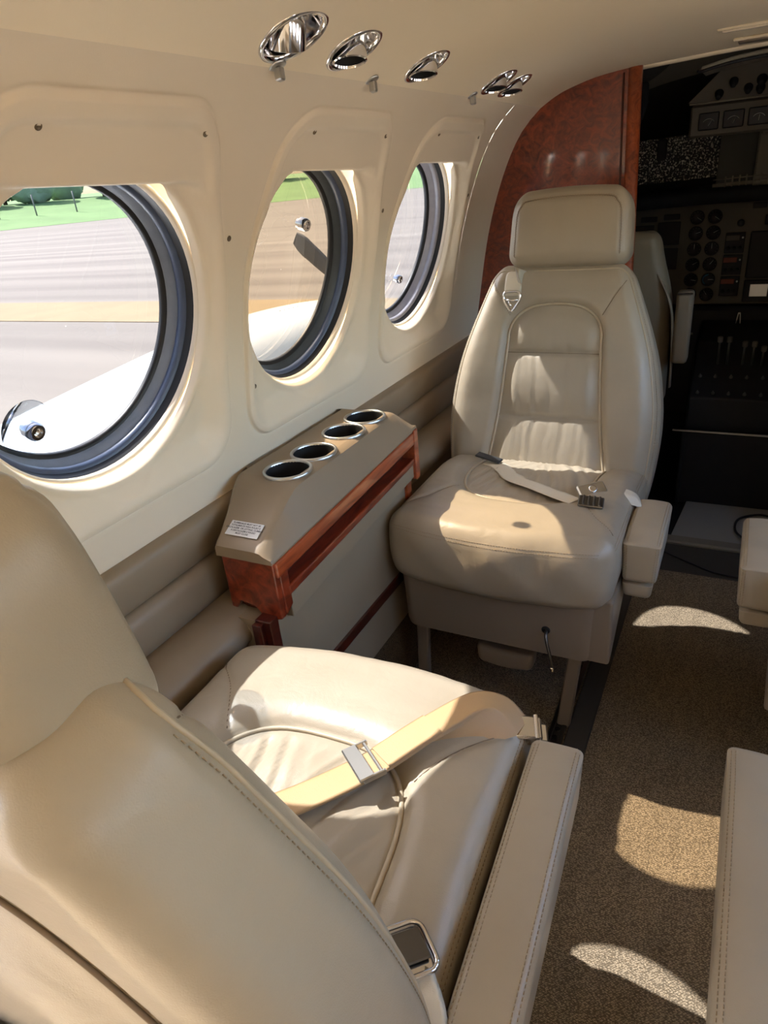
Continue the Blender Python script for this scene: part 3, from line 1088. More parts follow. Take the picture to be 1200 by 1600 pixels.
def arm_box(cx, y0, y1, z0, z1, w=0.066, lower=True):
    """padded aisle armrest, returns list of (name, object builder)"""
    L, H = y1 - y0, z1 - z0

    def dfm(p, n, q):
        P = p.copy()
        P[..., 2] += np.clip(n[..., 2], 0, 1) * 0.004 * (1 - (p[..., 0] / (w / 2)) ** 2)
        P[..., 2] += -0.010 * sstep(-p[..., 1], L / 2 - 0.08, L / 2) * np.clip(n[..., 2], 0, 1)
        P[..., 0] *= 1 - 0.10 * sstep(-p[..., 2], -H / 2, H / 2)
        return P + np.array([cx, (y0 + y1) / 2, (z0 + z1) / 2])
    return RBox((w, L, H), 0.011, dfm)


def ribbon(name, pts, width_dir, width, mat, parent, thick=0.0022, n=10):
    P = catmull(pts, n)
    W = catmull(width_dir, n)
    W /= np.linalg.norm(W, axis=1)[:, None]
    T = np.gradient(P, axis=0); T /= np.linalg.norm(T, axis=1)[:, None]
    N = np.cross(T, W); N /= np.linalg.norm(N, axis=1)[:, None]
    W = np.cross(N, T)
    us = np.linspace(-0.5, 0.5, 9)
    G = np.zeros((len(P), 20, 3))
    for k, u in enumerate(us):
        tk = thick / 2 * (1 if abs(u) < 0.49 else 0.35)
        G[:, k] = P + W * u * width + N * tk
        G[:, 19 - 1 - k] = P + W * u * width - N * tk
    G = G[:, :18]
    return Geo().grid(G, wrap_v=True).build(name, mat, parent)


def make_seat(arm_side, arm_low, head_z, head_y=None, head_x=0.0, tip=0.0, head_s=1.0, proto=None):
    """returns a seat thing with parts, built about the origin; shares the big meshes with proto"""
    t = thing('passenger_seat', (0, 0, 0), 'x', 'seat', 'leather cabin seats')

    def share(name, key, fn):
        if proto is None:
            o = fn(); meshes[key] = o.data; return o
        return link(name, meshes[key], None, t)
    # cushion
    cu = share('cushion', 'cushion', lambda: CB.build('cushion', M['leather'], t, step=0.005))
    share_child = []

    def child(name, key, parent, fn, kind=None):
        if key in meshes:
            o = link(name, meshes[key], None, parent)
        else:
            o = fn(); meshes[key] = o.data
        if kind: o['kind'] = kind
        return o
    ct = (CZ1 - CZ0) / 2
    child('piping', 'c_pipe', cu, lambda: Geo().tube(CB.curve([(0.157, y, ct) for y in (0.21, 0.18)] + [(x, y, ct) for x, y in ARC[1:-1]] + [(-0.157, y, ct) for y in (0.18, 0.21)], 0.0022), 0.0034, 8).build('piping', M['piping'], cu))

    def cst():
        L = []
        for zz in (0.0, 0.006):
            L.append(CB.curve([(x, -CD / 2, ct - 0.018 - zz) for x in np.linspace(-0.22, 0.22, 90)], 0.0006))
        for sx in (-1, 1):
            for k in (0.0, 0.007):
                L.append(CB.curve([(sx * CW / 2, y, ct - 0.012 - k) for y in np.linspace(-0.21, 0.18, 60)], 0.0006))
        return stitches(L, 'stitching', cu)
    child('stitching', 'c_stitch', cu, cst, 'stuff')
    # backrest
    ba = share('backrest', 'backrest', lambda: BB.build('backrest', M['leather'], t, step=0.005))
    child('piping', 'b_pipe', ba, lambda: Geo().tube(BB.curve([bq(x, z) for x, z in BARC[2:-2]], 0.0022), 0.0034, 8).build('piping', M['piping'], ba))

    def bst():
        L = []
        for sx in (-1, 1):
            for k in (0.004,):
                L.append(BB.curve([(sx * (BW / 2 - k), -BT / 2 + 0.012, z - (BZ0 + BZ1) / 2) for z in np.linspace(0.42, 0.95, 80)], 0.0006))
        return stitches(L, 'stitching', ba)
    child('stitching', 'b_stitch', ba, bst, 'stuff')

    def edgepipe():
        zz = [z - (BZ0 + BZ1) / 2 for z in np.linspace(0.42, 0.945, 50)]
        fy = -BT / 2 + 0.004
        hx_ = BW / 2 - 0.012
        ht = BH / 2 - 0.012
        L = [(hx_, fy, z) for z in zz] + [(hx_ - 0.004, fy, ht - 0.012), (hx_ - 0.016, fy, ht - 0.002)] + [(x, fy, ht) for x in np.linspace(hx_ - 0.03, -hx_ + 0.03, 30)]
        L += [(-hx_ + 0.016, fy, ht - 0.002), (-hx_ + 0.004, fy, ht - 0.012)] + [(-hx_, fy, z) for z in zz[::-1]]
        return Geo().tube(BB.curve(L, 0.0), 0.0024, 6).build('edge_piping', M['piping'], ba)
    child('edge_piping', 'b_edge', ba, edgepipe)

    def seams(which):
        g = Geo()
        if which == 'b':
            for zz in HSEAM:
                w = float(BARC_W(zz)) - 0.002
                g.tube(BB.curve([bq(x, zz) for x in np.linspace(-w, w, 50)], 0.0003), 0.0010, 5)
            for L in BSEAM:
                g.tube(BB.curve([bq(x, z) for x, z in catmull([(a_, b_, 0) for a_, b_ in L], 8)[:, :2]], 0.0003), 0.0009, 5)
            return g.build('seam', M['seam'], ba)
        for L in CSEAMS:
            g.tube(CB.curve([(x, y, ct) for x, y in catmull([(a_, b_, 0) for a_, b_ in L], 8)[:, :2]], 0.0003), 0.0009, 5)
        return g.build('seam', M['seam'], cu)

    def rearseam():
        half = [(0.200 * float(bwid(z)) / 0.26, z) for z in np.linspace(0.42, 0.55, 12)]
        for t_ in np.linspace(0, math.pi / 2, 40)[1:]:
            z = 0.55 + 0.37 * math.sin(t_) ** 0.5
            half.append((0.200 * float(bwid(z)) / 0.26 * max(0.0, math.cos(t_)) ** 0.5, z))
        L = half + [(-a_, b_) for a_, b_ in half[::-1][1:]]
        return Geo().tube(BB.curve([bq(x, z, 1) for x, z in L], 0.0008), 0.0017, 6).build('rear_piping', M['seam'], ba)
    child('rear_piping', 'b_rseam', ba, rearseam)

    def pocket():
        g = Geo()
        xs = np.linspace(-0.16, 0.16, 121)
        rows = []
        for k, (dz, dy) in enumerate([(-0.16, 0.004), (-0.08, 0.016), (-0.03, 0.022), (-0.008, 0.020), (0.0, 0.026), (0.008, 0.024), (0.010, 0.018), (0.004, 0.012)]):
            P = BB.curve([bq(x, 0.735 + dz, 1) for x in xs], 0.0)
            rf = 0.0035 * np.sin(xs * 330 + 2 * np.sin(xs * 60)) * (0.3 if dz < -0.04 else 1.0)
            P[:, 1] += dy + rf
            P[:, 2] += 0.4 * rf
            rows.append(P)
        g.grid(np.array(rows))
        return g.build('seat_pocket', M['pocket'], ba)
    child('seat_pocket', 'b_pocket', ba, pocket)
    child('seam', 'b_seam', ba, lambda: seams('b'), 'stuff')
    child('seam', 'c_seam', cu, lambda: seams('c'), 'stuff')
    # headrest
    c, s = math.cos(REC), math.sin(REC)
    hz = head_z
    he = share('headrest', 'headrest', lambda: HB.build('headrest', M['leather'], t, step=0.01))
    he.location = (head_x, head_y if head_y is not None else 0.246 + (hz - 0.575) * s * 0.93, hz)
    he.scale = (1, 1, head_s)
    if tip:
        R_ = Matrix.Translation((0, 0.246, 0.575)) @ Matrix.Rotation(tip, 4, 'X') @ Matrix.Translation((0, -0.246, -0.575))
        ba.matrix_basis = R_
    he.rotation_euler = (-REC * 0.75, 0, 0)

    def hst():
        fy = -HT_ / 2
        path = [(-0.128, -0.06), (-0.128, 0.03), (-0.120, 0.052), (-0.10, 0.064), (0, 0.068), (0.10, 0.064), (0.120, 0.052), (0.128, 0.03), (0.128, -0.06)]
        P = catmull([(x, fy, z) for x, z in path], 8)
        P2 = P.copy(); P2[:, 0] *= 0.965; P2[:, 2] -= 0.004
        st = stitches([HB.curve(P, 0.0004), HB.curve(P2, 0.0004)], 'stitching', he)
        return st
    if head_y is None or True:
        child('stitching', 'h_stitch', he, hst, 'stuff') if not tip else None
    hp = [(-0.128, -0.06), (-0.128, 0.03), (-0.120, 0.052), (-0.10, 0.064), (0, 0.068), (0.10, 0.064), (0.120, 0.052), (0.128, 0.03), (0.128, -0.06)]
    if not tip:
        child('seam', 'h_seam', he, lambda: Geo().tube(HB.curve(catmull([(x * 0.983, -HT_ / 2, z - 0.002) for x, z in hp], 8), 0.0), 0.0009, 5).build('seam', M['seam'], he))
    for sx in (-1, 1):
        child('headrest_post', 'h_post%d' % sx, he, lambda: Geo().tube([(sx * 0.06, 0.01, -0.13), (sx * 0.06, 0.0, -0.07)], 0.006, 8).build('headrest_post', M['steel_dark'], he))
    # base shell below the cushion
    def skirt():
        g = Geo()
        fz, bz = 0.245, 0.235
        rings = []
        for z, e in ((0.388, 0.0), (0.372, -0.002), (0.34, -0.004), (0.262, -0.006), (0.248, -0.010)):
            hw = 0.226 + e; y0, y1 = -0.235 - e * 0.4, 0.21 + e
            cr = 0.03
            r_ = []
            for cx_, cy_, a0 in ((hw - cr, y1 - cr, 0), (-hw + cr, y1 - cr, 90), (-hw + cr, y0 + cr, 180), (hw - cr, y0 + cr, 270)):
                for k in range(6):
                    a = math.radians(a0 + 90 * k / 5)
                    r_.append((cx_ + cr * math.cos(a), cy_ + cr * math.sin(a) - (0.022 * (1 - (cx_ / 0.22) ** 2) if cy_ < 0 else 0), z))
            rings.append(r_)
        g.grid(np.array(rings), wrap_v=True, flip=True)
        b_ = g.n - 24
        g.f.append(tuple(range(b_, b_ + 24)))
        return g.build('base_shell', M['skirt'], t, angle=40)
    share('base_shell', 'skirt', skirt)
    # legs
    def leg(x0, x1, y0, y1):
        g = Geo()
        d = np.array([x1 - x0, y1 - y0, 0.25]); d /= np.linalg.norm(d)
        Fm = frame(((x0 + x1) / 2, (y0 + y1) / 2, 0.13), d, (1, 0, 0))[:3, :3]
        g.box(((x0 + x1) / 2, (y0 + y1) / 2, 0.130), (0.030, 0.018, 0.26), rot=Fm, bevel=0.003)
        return g.build('leg', M['skirt'], t, smooth=False)
    for sy in (-1, 1):
        leg(arm_side * 0.150, arm_side * 0.175, -0.175 if sy < 0 else 0.15, -0.185 if sy < 0 else 0.14)
        leg(-arm_side * 0.205, -arm_side * 0.195, -0.185 if sy < 0 else 0.15, -0.185 if sy < 0 else 0.14)
    g = Geo()
    g.box((0.0, 0.15, 0.17), (0.34, 0.02, 0.05), bevel=0.003)
    g.box((0, 0.0, 0.225), (0.36, 0.34, 0.03), bevel=0.003)
    g.build('under_frame', M['steel_dark'], t, smooth=False)
    # bracket tray under the front
    tray = RBox((0.135, 0.05, 0.05), 0.014, lambda p, n, q: np.stack([p[..., 0] * (1 + 1.2 * p[..., 2]), p[..., 1], p[..., 2] + 0.008 * (p[..., 0] / 0.07) ** 2], -1) + np.array([-arm_side * -0.01, -0.17, 0.165]))
    tray.build('bracket', M['skirt'], t, step=0.02)
    # recline lever in the base front
    Fh = frame((arm_side * 0.118, -0.2385, 0.312), (0, -1, 0), (1, 0, 0))
    Geo().lathe([(0.0095, -0.004), (0.0095, 0.0004), (0.001, 0.0004)], 20, Fh).build('lever_hole', M['cup_inside'], t)
    lv = Geo().tube(catmull([(arm_side * 0.118, -0.232, 0.312), (arm_side * 0.122, -0.252, 0.300), (arm_side * 0.134, -0.262, 0.262), (arm_side * 0.138, -0.262, 0.236)], 8), 0.0032, 8)
    lev = lv.build('recline_lever', M['steel_dark'], t)
    Geo().box((arm_side * 0.138, -0.262, 0.230), (0.008, 0.008, 0.012), bevel=0.002).build('lever_tip', M['chrome'], lev, smooth=False)
    # aisle armrest
    axx = arm_side * (0.286 if arm_low else 0.290)
    if arm_low:
        A = arm_box(axx, -0.165, 0.035, 0.418, 0.515, w=0.074)
        B = arm_box(axx - arm_side * 0.004, -0.150, 0.035, 0.372, 0.414, w=0.062)
    else:
        A = arm_box(axx, -0.185, 0.21, 0.440, 0.535, w=0.066)
        B = arm_box(axx - arm_side * 0.004, -0.165, 0.20, 0.372, 0.436, w=0.056)
    ao = A.build('armrest', M['leather'], t)
    hx, hy, hz_ = A.s
    L = []
    for sx in (-1, 1):
        for k in (0.0035, 0.0095):
            L.append(A.curve([(sx * (hx - k), y, hz_) for y in np.linspace(-hy + 0.01, hy - 0.01, 70)], 0.0006))
            L.append(A.curve([(sx * (hx - k), -hy, z) for z in np.linspace(-hz_ + 0.006, hz_ - 0.006, 24)], 0.0006))
    stitches(L, 'stitching', ao)
    B.build('armrest_base', M['leather'], t)
    # outer side panel of the base on the aisle, sweeping in to the floor frame
    sp = Geo()
    x0 = arm_side * 0.200
    Fp = []
    poly = [(-0.232, 0.405), (0.14, 0.405), (0.10, 0.375), (-0.06, 0.345), (-0.232, 0.247)]
    sp.prism([(y, z) for y, z in poly], 0, min(x0, x0 + arm_side * 0.050), max(x0, x0 + arm_side * 0.050))
    sp.build('side_shell', M['skirt'], t, smooth=False, bevel=0.006, fix=True)
    return t


meshes = {}
cxL = -0.296
seat_f = make_seat(+1, True, 1.052, head_x=0.014)
seat_f.location = (cxL, 1.405, 0)
seat_f['label'] = 'whole tan leather seat facing the camera before the red wood partition'
near = make_seat(-1, False, 0.998, head_s=1.12, head_y=0.306, head_x=0.006, tip=math.radians(2.5), proto=seat_f)
near.location = (-0.312, 0.455, 0)
near.rotation_euler = (0, 0, math.pi + 0.05)
near['label'] = 'nearest tan leather seat seen from behind with belt lying across its cushion'
sr = make_seat(-1, True, 1.052, proto=seat_f)
sr.location = (0.085 * 2 - cxL + 0.022, 1.375, 0)
sr['label'] = 'tan leather seat at right frame edge across the aisle from the facing seat'
nr = make_seat(+1, False, 1.02, proto=seat_f)
nr.location = (0.485, 0.545, 0)
nr.rotation_euler = (0, 0, math.pi)
nr['label'] = 'tan leather seat at lower right corner, only its long armrest in view'

# ------------------------------------------------------------------ belts


def rect_ring(g, c, ux, uy, w, h, r, n=6):
    """rounded rectangular wire frame"""
    pts = []
    cr = min(w, h) * 0.25
    for sx, sy, a0 in ((1, 1, 0), (-1, 1, 90), (-1, -1, 180), (1, -1, 270)):
        for k in range(n):
            a = math.radians(a0 + 90 * k / (n - 1))
            pts.append(np.array(c) + np.array(ux) * (sx * (w / 2 - cr) + cr * math.cos(a)) + np.array(uy) * (sy * (h / 2 - cr) + cr * math.sin(a)))
    g.tube(pts, r, 8, closed=True)


# belt across the near seat
bt = thing('seat_belt', (-0.25, 0.50, 0.52), 'wide tan lap belt stretched across the nearest seat cushion', 'seat belt')
o0 = np.array([-0.25, 0.50, 0.52])
cen = [(-0.405, 0.315, 0.545), (-0.345, 0.375, 0.548), (-0.285, 0.440, 0.548), (-0.225, 0.518, 0.553), (-0.180, 0.590, 0.563), (-0.140, 0.650, 0.566), (-0.108, 0.668, 0.552), (-0.082, 0.662, 0.530)]
wd = [(0.62, -0.72, 0.1)] * 3 + [(0.70, -0.66, 0.12), (0.74, -0.60, 0.15), (0.6, -0.72, 0.2), (0.3, -0.9, 0.1), (0.15, -0.95, 0.0)]
ribbon('webbing', [np.array(p) - o0 for p in cen], wd, 0.050, M['belt'], bt, thick=0.0028)
ribbon('webbing', [np.array(p) - o0 + np.array([0, 0, 0.0032]) for p in ((-0.222, 0.522, 0.5535), (-0.200, 0.558, 0.559), (-0.180, 0.590, 0.5635))], [(0.70, -0.66, 0.12), (0.72, -0.63, 0.13), (0.74, -0.60, 0.15)], 0.048, M['belt'], bt, thick=0.0026)
d = np.array([0.62, 0.78, 0.06]); d /= np.linalg.norm(d)
w_ = np.array([0.72, -0.63, 0.12]); w_ -= d * w_.dot(d); w_ /= np.linalg.norm(w_)
nn = np.cross(d, w_); nn *= np.sign(nn[2])
g = Geo()
bc = np.array((-0.238, 0.502, 0.556)) - o0
Rm = np.stack([w_, d, nn], 1)
g.box(bc - d * 0.004 + nn * 0.006, (0.066, 0.020, 0.005), rot=Rm, bevel=0.0015)
g.box(bc + d * 0.016 + nn * 0.005, (0.066, 0.004, 0.004), rot=Rm, bevel=0.001)
for s_ in (-1, 1):
    g.box(bc + d * 0.006 + w_ * 0.031 * s_ + nn * 0.004, (0.004, 0.030, 0.008), rot=Rm, bevel=0.001)
g.build('adjuster', M['brushed'], bt, smooth=False)
g = Geo()
ec = np.array((-0.078, 0.668, 0.523)) - o0
Rf = frame((0, 0, 0), (0.25, -0.2, 0.9), (0.8, 0.3, 0))[:3, :3]
g.box(ec, (0.040, 0.034, 0.012), rot=Rf, bevel=0.003)
g.box(ec + np.array([0.012, 0.004, -0.010]), (0.030, 0.028, 0.014), rot=Rf, bevel=0.003)
g.tube([ec + Rf @ np.array([0.012, -0.017, 0.006]), ec + Rf @ np.array([0.012, 0.017, 0.006])], 0.0035, 8)
g.build('end_fitting', M['chrome'], bt, smooth=False)

bk = thing('belt_buckle', (-0.098, 0.330, 0.535), 'square chrome lift-lever buckle lying at rear corner of nearest seat cushion', 'buckle')
Rb = frame((0, 0, 0), (0.25, 0.1, 0.95), (0.64, 0.76, 0))[:3, :3]
g = Geo().box((0, 0, 0.0), (0.044, 0.046, 0.010), rot=Rb, bevel=0.002)
g.build('buckle_body', M['chrome'], bk, smooth=False)
g = Geo().box(Rb @ np.array([0.0, 0.002, 0.0095]), (0.036, 0.030, 0.004), rot=Rb, bevel=0.001).build('lift_lever', M['steel_dark'], bk, smooth=False)
g = Geo()
rect_ring(g, Rb @ np.array([0, 0, 0.009]), Rb[:, 0], Rb[:, 1], 0.046, 0.048, 0.0028)
g.build('buckle_rim', M['chrome'], bk)
ribbon('webbing', [(0.012, -0.018, 0.0), (0.035, -0.045, 0.0), (0.052, -0.085, -0.004)], [(0.8, 0.55, 0)] * 3, 0.046, M['belt_pale'], bk)

# belts on the facing seat
fb = thing('seat_belt', (-0.25, 1.45, 0.517), 'pale lap belt lying crumpled at the back of the facing seat', 'seat belt')
o1 = np.array([-0.25, 1.45, 0.50])
ribbon('webbing', [np.array(p) - o1 for p in ((-0.425, 1.525, 0.512), (-0.395, 1.50, 0.518), (-0.360, 1.455, 0.524), (-0.325, 1.405, 0.529), (-0.27, 1.375, 0.531), (-0.21, 1.35, 0.527), (-0.16, 1.32, 0.530))],
       [(0.6, 0.75, 0.2), (0.6, 0.75, 0.1), (0.75, 0.6, 0), (0.6, 0.8, 0), (0.3, 0.95, 0), (0.35, 0.9, 0), (0.4, 0.9, 0)], 0.036, M['belt_pale'], fb)
Geo().box(np.array((-0.418, 1.515, 0.528)) - o1, (0.075, 0.020, 0.006), rot=frame((0, 0, 0), (0, -0.2, 1), (0.9, -0.3, 0))[:3, :3], bevel=0.002).build('belt_tab', M['black'], fb, smooth=False, )
g = Geo()
g.box(np.array((-0.125, 1.315, 0.536)) - o1, (0.052, 0.034, 0.006), rot=frame((0, 0, 0), (0.1, -0.25, 1), (1, 0.1, 0))[:3, :3], bevel=0.002)
for k in range(4):
    g.box(np.array((-0.14 + k * 0.011, 1.312, 0.541)) - o1, (0.004, 0.030, 0.004), rot=frame((0, 0, 0), (0.1, -0.25, 1), (1, 0.1, 0))[:3, :3], bevel=0.001)
g.build('tongue', M['steel_dark'], fb, smooth=False)
fb2 = thing('belt_buckle', (-0.135, 1.385, 0.540), 'pale square buckle resting on right rear corner of facing seat cushion', 'buckle')
Geo().box((0, 0, 0.003), (0.062, 0.045, 0.012), rot=frame((0, 0, 0), (0.25, -0.5, 1), (0.8, 0.6, 0))[:3, :3], bevel=0.003).build('buckle_body', M['brushed'], fb2, smooth=False)
Geo().lathe([(0.009, 0.0), (0.009, 0.003), (0.006, 0.003)], 20, frame((0.0, 0.0, 0.010), (0.25, -0.5, 1)), cap1=True).build('release_boss', M['chrome'], fb2)
ribbon('webbing', [(0.02, 0.02, 0.002), (0.05, 0.032, 0.000), (0.085, 0.030, -0.008), (0.104, 0.022, -0.03)], [(0.2, -0.9, 0)] * 4, 0.030, M['belt_pale'], fb2)
# shoulder strap hanging from under the facing headrest
ss = thing('shoulder_strap', (-0.392, 1.655, 0.985), 'short pale shoulder strap with chrome clip hanging under facing headrest', 'strap')
ribbon('webbing', [(0.0, 0.030, -0.016), (0.0, 0.010, -0.017), (0.0, -0.004, -0.026), (0.0, -0.013, -0.046), (0.0, -0.018, -0.064)], [(1, 0, 0)] * 5, 0.042, M['belt_pale'], ss, thick=0.0024)
g = Geo()
vp = [(-0.019, -0.022, -0.058), (-0.019, -0.024, -0.074), (-0.006, -0.027, -0.094), (0, -0.028, -0.099), (0.006, -0.027, -0.094), (0.019, -0.024, -0.074), (0.019, -0.022, -0.058), (0.010, -0.021, -0.054), (-0.010, -0.021, -0.054)]
g.tube(catmull(vp, 5, closed=True), 0.003, 8, closed=True)
g.tube([(-0.016, -0.024, -0.072), (0.0, -0.027, -0.074), (0.016, -0.024, -0.072)], 0.003, 8)
g.tube([(-0.007, -0.025, -0.075), (0, -0.027, -0.092)], 0.003, 8)
g.build('clip', M['chrome'], ss)

# ------------------------------------------------------------------ cabinet with cup holders
cy0, cy1 = 0.722, 1.275
cab = thing('side_cabinet', (-0.628, 1.040, -0.048), 'red wood side table cabinet with leather top and four cup wells', 'cabinet')
cab.scale = (1.04, 1.04, 1.04)
oc = np.array([-0.60, 1.0, 0.0])


def ztop(y): return 0.668 + (y - 0.722) / (1.275 - 0.722) * 0.030


# wood box: face board upper rail with slot, end board
xf = -0.508
def P_(pts): return [np.array(p) - oc for p in pts]
g = Geo()
# near end board
g.prism([(-0.612 - oc[0], 0.545), (-0.612 - oc[0], 0.668), (xf + 0.001 - oc[0], 0.668), (xf + 0.001 - oc[0], 0.560), (-0.522 - oc[0], 0.556), (-0.545 - oc[0], 0.556), (-0.560 - oc[0], 0.575), (-0.590 - oc[0], 0.580)], 1, cy0 - 1.0, cy0 - 1.0 + 0.014)
endb = g.build('end_board', M['wood'], cab, smooth=False, bevel=0.003, fix=True)
# front frame: top rail, stiles; slot between
g = Geo()
def quadbar(g, y0, y1, z0a, z1a, z0b, z1b, x0, x1):
    V = []
    for x in (x0, x1):
        for (y, z) in ((y0, z0a), (y1, z0b), (y1, z1b), (y0, z1a)):
            V.append((x - oc[0], y - 1.0, z))
    g.add(V, [(0, 3, 2, 1), (4, 5, 6, 7), (0, 1, 5, 4), (3, 7, 6, 2), (1, 2, 6, 5), (0, 4, 7, 3)])
quadbar(g, cy0 + 0.004, cy1, ztop(cy0) - 0.030, ztop(cy0), ztop(cy1) - 0.030, ztop(cy1), -0.535, xf + 0.006)
g.build('top_rail', M['wood_edge'], cab, smooth=False, bevel=0.004, fix=True)
g = Geo()
quadbar(g, cy0 + 0.0135, cy0 + 0.036, 0.560, ztop(cy0) - 0.026, 0.572, ztop(cy0) - 0.028, -0.560, xf + 0.002)
g.build('stile', M['wood'], cab, smooth=False, bevel=0.003, fix=True)
g = Geo()
quadbar(g, cy1 - 0.016, cy1 + 0.004, 0.585, ztop(cy1) + 0.004, 0.585, ztop(cy1) + 0.004, -0.535, xf + 0.008)
g.build('stile', M['wood_edge'], cab, smooth=False, bevel=0.003, fix=True)
g = Geo()
quadbar(g, cy0 + 0.03, cy1 - 0.012, 0.592, 0.610, 0.622, 0.636, -0.535, xf + 0.004)
g.build('lower_rail', M['wood'], cab, smooth=False, bevel=0.003, fix=True)
g = Geo()
quadbar(g, cy0 + 0.03, cy1 - 0.012, 0.600, 0.645, 0.630, 0.675, -0.55, -0.533)
g.build('slot_back', M['wood_dark'], cab, smooth=False, fix=True)
# leather apron below the slot
g = Geo()
quadbar(g, cy0 + 0.032, cy1 - 0.012, 0.545, 0.594, 0.590, 0.624, -0.540, xf)
g.build('apron', M['panel'], cab, smooth=False, bevel=0.002, fix=True)
# lower flat panel with wood posts and wood foot rail
g = Geo()
quadbar(g, 0.704, 0.726, 0.362, 0.56, 0.362, 0.56, -0.61, -0.548)
quadbar(g, 0.724, 1.245, 0.362, 0.56, 0.362, 0.60, -0.60, -0.522)
g.build('lower_panel', M['panel'], cab, smooth=False, fix=True)
g = Geo()
quadbar(g, 0.70, 1.25, 0.360, 0.384, 0.360, 0.384, -0.60, -0.516)
g.build('foot_rail', M['wood_dark'], cab, smooth=False, bevel=0.002, fix=True)
g = Geo()
quadbar(g, 0.700, 0.724, 0.36, 0.566, 0.36, 0.566, -0.548, -0.517)
quadbar(g, 0.690, 0.705, 0.36, 0.562, 0.36, 0.562, -0.548, -0.530)
g.build('post', M['wood_dark'], cab, smooth=False, bevel=0.002, fix=True)
g = Geo()
quadbar(g, 1.235, 1.258, 0.36, 0.60, 0.36, 0.60, -0.60, -0.515)
g.build('post', M['wood_edge'], cab, smooth=False, bevel=0.002, fix=True)
g = Geo()
quadbar(g, 0.66, 1.30, 0.24, 0.362, 0.24, 0.362, -0.60, -0.530)
g.build('kick_panel', M['panel'], cab, smooth=False, bevel=0.003, fix=True)
g = Geo()
quadbar(g, 0.66, 1.30, 0.047, 0.245, 0.047, 0.245, -0.60, -0.540)
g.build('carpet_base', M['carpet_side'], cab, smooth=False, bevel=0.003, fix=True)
g = Geo()
quadbar(g, cy0 + 0.014, cy1 - 0.01, 0.56, 0.665, 0.58, 0.69, -0.61, -0.552)
g.build('carcass', M['wood_dark'], cab, smooth=False, fix=True)

# leather lid as a cross-section swept along Y; holes cut for cup wells
ztp = 0.752
sect = []   # (y, top z, edge base z)
ys = np.array([0.716, 0.724, 0.74, 0.78, 0.82, 0.842, 0.86, 0.90, 1.0, 1.1, 1.2, 1.225, 1.235, 1.25, 1.272, 1.280])
zt = np.array([0.688, 0.695, 0.702, 0.722, 0.742, 0.750, 0.752, 0.752, 0.752, 0.752, 0.752, 0.752, 0.750, 0.740, 0.716, 0.704])
CUPS = [(-0.5765, 0.892), (-0.5765, 0.980), (-0.5765, 1.094), (-0.5765, 1.184)]
CR = 0.0425


def lid_mesh():
    g = Geo()
    rows = []
    for y, z in zip(ys, zt):
        zb = ztop(min(max(y, 0.722), 1.275)) + 0.001
        t_ = (z - 0.688) / (0.752 - 0.688)
        xin = -0.534 + 0.012 * (1 - t_)
        xb = -0.614 - 0.062 * float(sstep(y, 0.70, 0.93))
        r_ = [(xb, y, zb), (xb, y, z - 0.004), (xb + 0.005, y, z), (xin - 0.012, y, z), (xin - 0.003, y, z - 0.0015), (xin + 0.004, y, z - 0.006),
              (-0.5045, y, zb + 0.008), (-0.5025, y, zb + 0.004), (-0.5035, y, zb)]
        rows.append(r_)
    A = np.array(rows) - oc
    # top band with wells is meshed apart: columns 2..3
    n, m = A.shape[:2]
    base = g.n
    F = []
    ia, ib = 6, 11   # rows between y=0.86 and y=1.225 hold the wells
    for i in range(n - 1):
        for j in range(m - 1):
            if j == 2 and ia <= i < ib: continue
            F.append((i * m + j, (i + 1) * m + j, (i + 1) * m + j + 1, i * m + j + 1))
    F.append(tuple(range(m))); F.append(tuple((n - 1) * m + j for j in range(m))[::-1])
    g.add(A.reshape(-1, 3), F)
    # wells: plates split halfway between cups
    x0, x1 = A[ia, 2, 0], A[ia, 3, 0]
    bounds = [ys[ia] - 1.0] + [((CUPS[k][1] + CUPS[k + 1][1]) / 2 - 1.0) for k in range(3)] + [ys[ib] - 1.0]
    bounds[0] = 0.86 - 1.0; bounds[-1] = 1.225 - 1.0
    cupc = [(CUPS[k][0] - oc[0], CUPS[k][1] - 1.0) for k in range(4)]
    ns = 48
    for k in range(4):
        cx_, cyy = cupc[k]
        ya, yb = bounds[k], bounds[k + 1]
        # keep the well inside of its plate
        inner, outer = [], []
        corners = []
        for i in range(ns):
            a = 2 * math.pi * i / ns
            c_, s_ = math.cos(a), math.sin(a)
            inner.append((cx_ + CR * 0.97 * c_, cyy + CR * 0.97 * s_, ztp))
            R_ = 9
            if c_ > 1e-9: R_ = min(R_, (x1 - cx_) / c_)
            if c_ < -1e-9: R_ = min(R_, (x0 - cx_) / c_)
            if s_ > 1e-9: R_ = min(R_, (yb - cyy) / s_)
            if s_ < -1e-9: R_ = min(R_, (ya - cyy) / s_)
            outer.append((cx_ + R_ * c_, cyy + R_ * s_, ztp))
        # snap to corners
        for X_, Y__ in ((x0, ya), (x1, ya), (x1, yb), (x0, yb)):
            j = int(np.argmin([math.hypot(o[0] - X_, o[1] - Y__) for o in outer]))
            outer[j] = (X_, Y__, ztp)
        g.grid(np.array([inner, outer]), wrap_v=True)
    return g


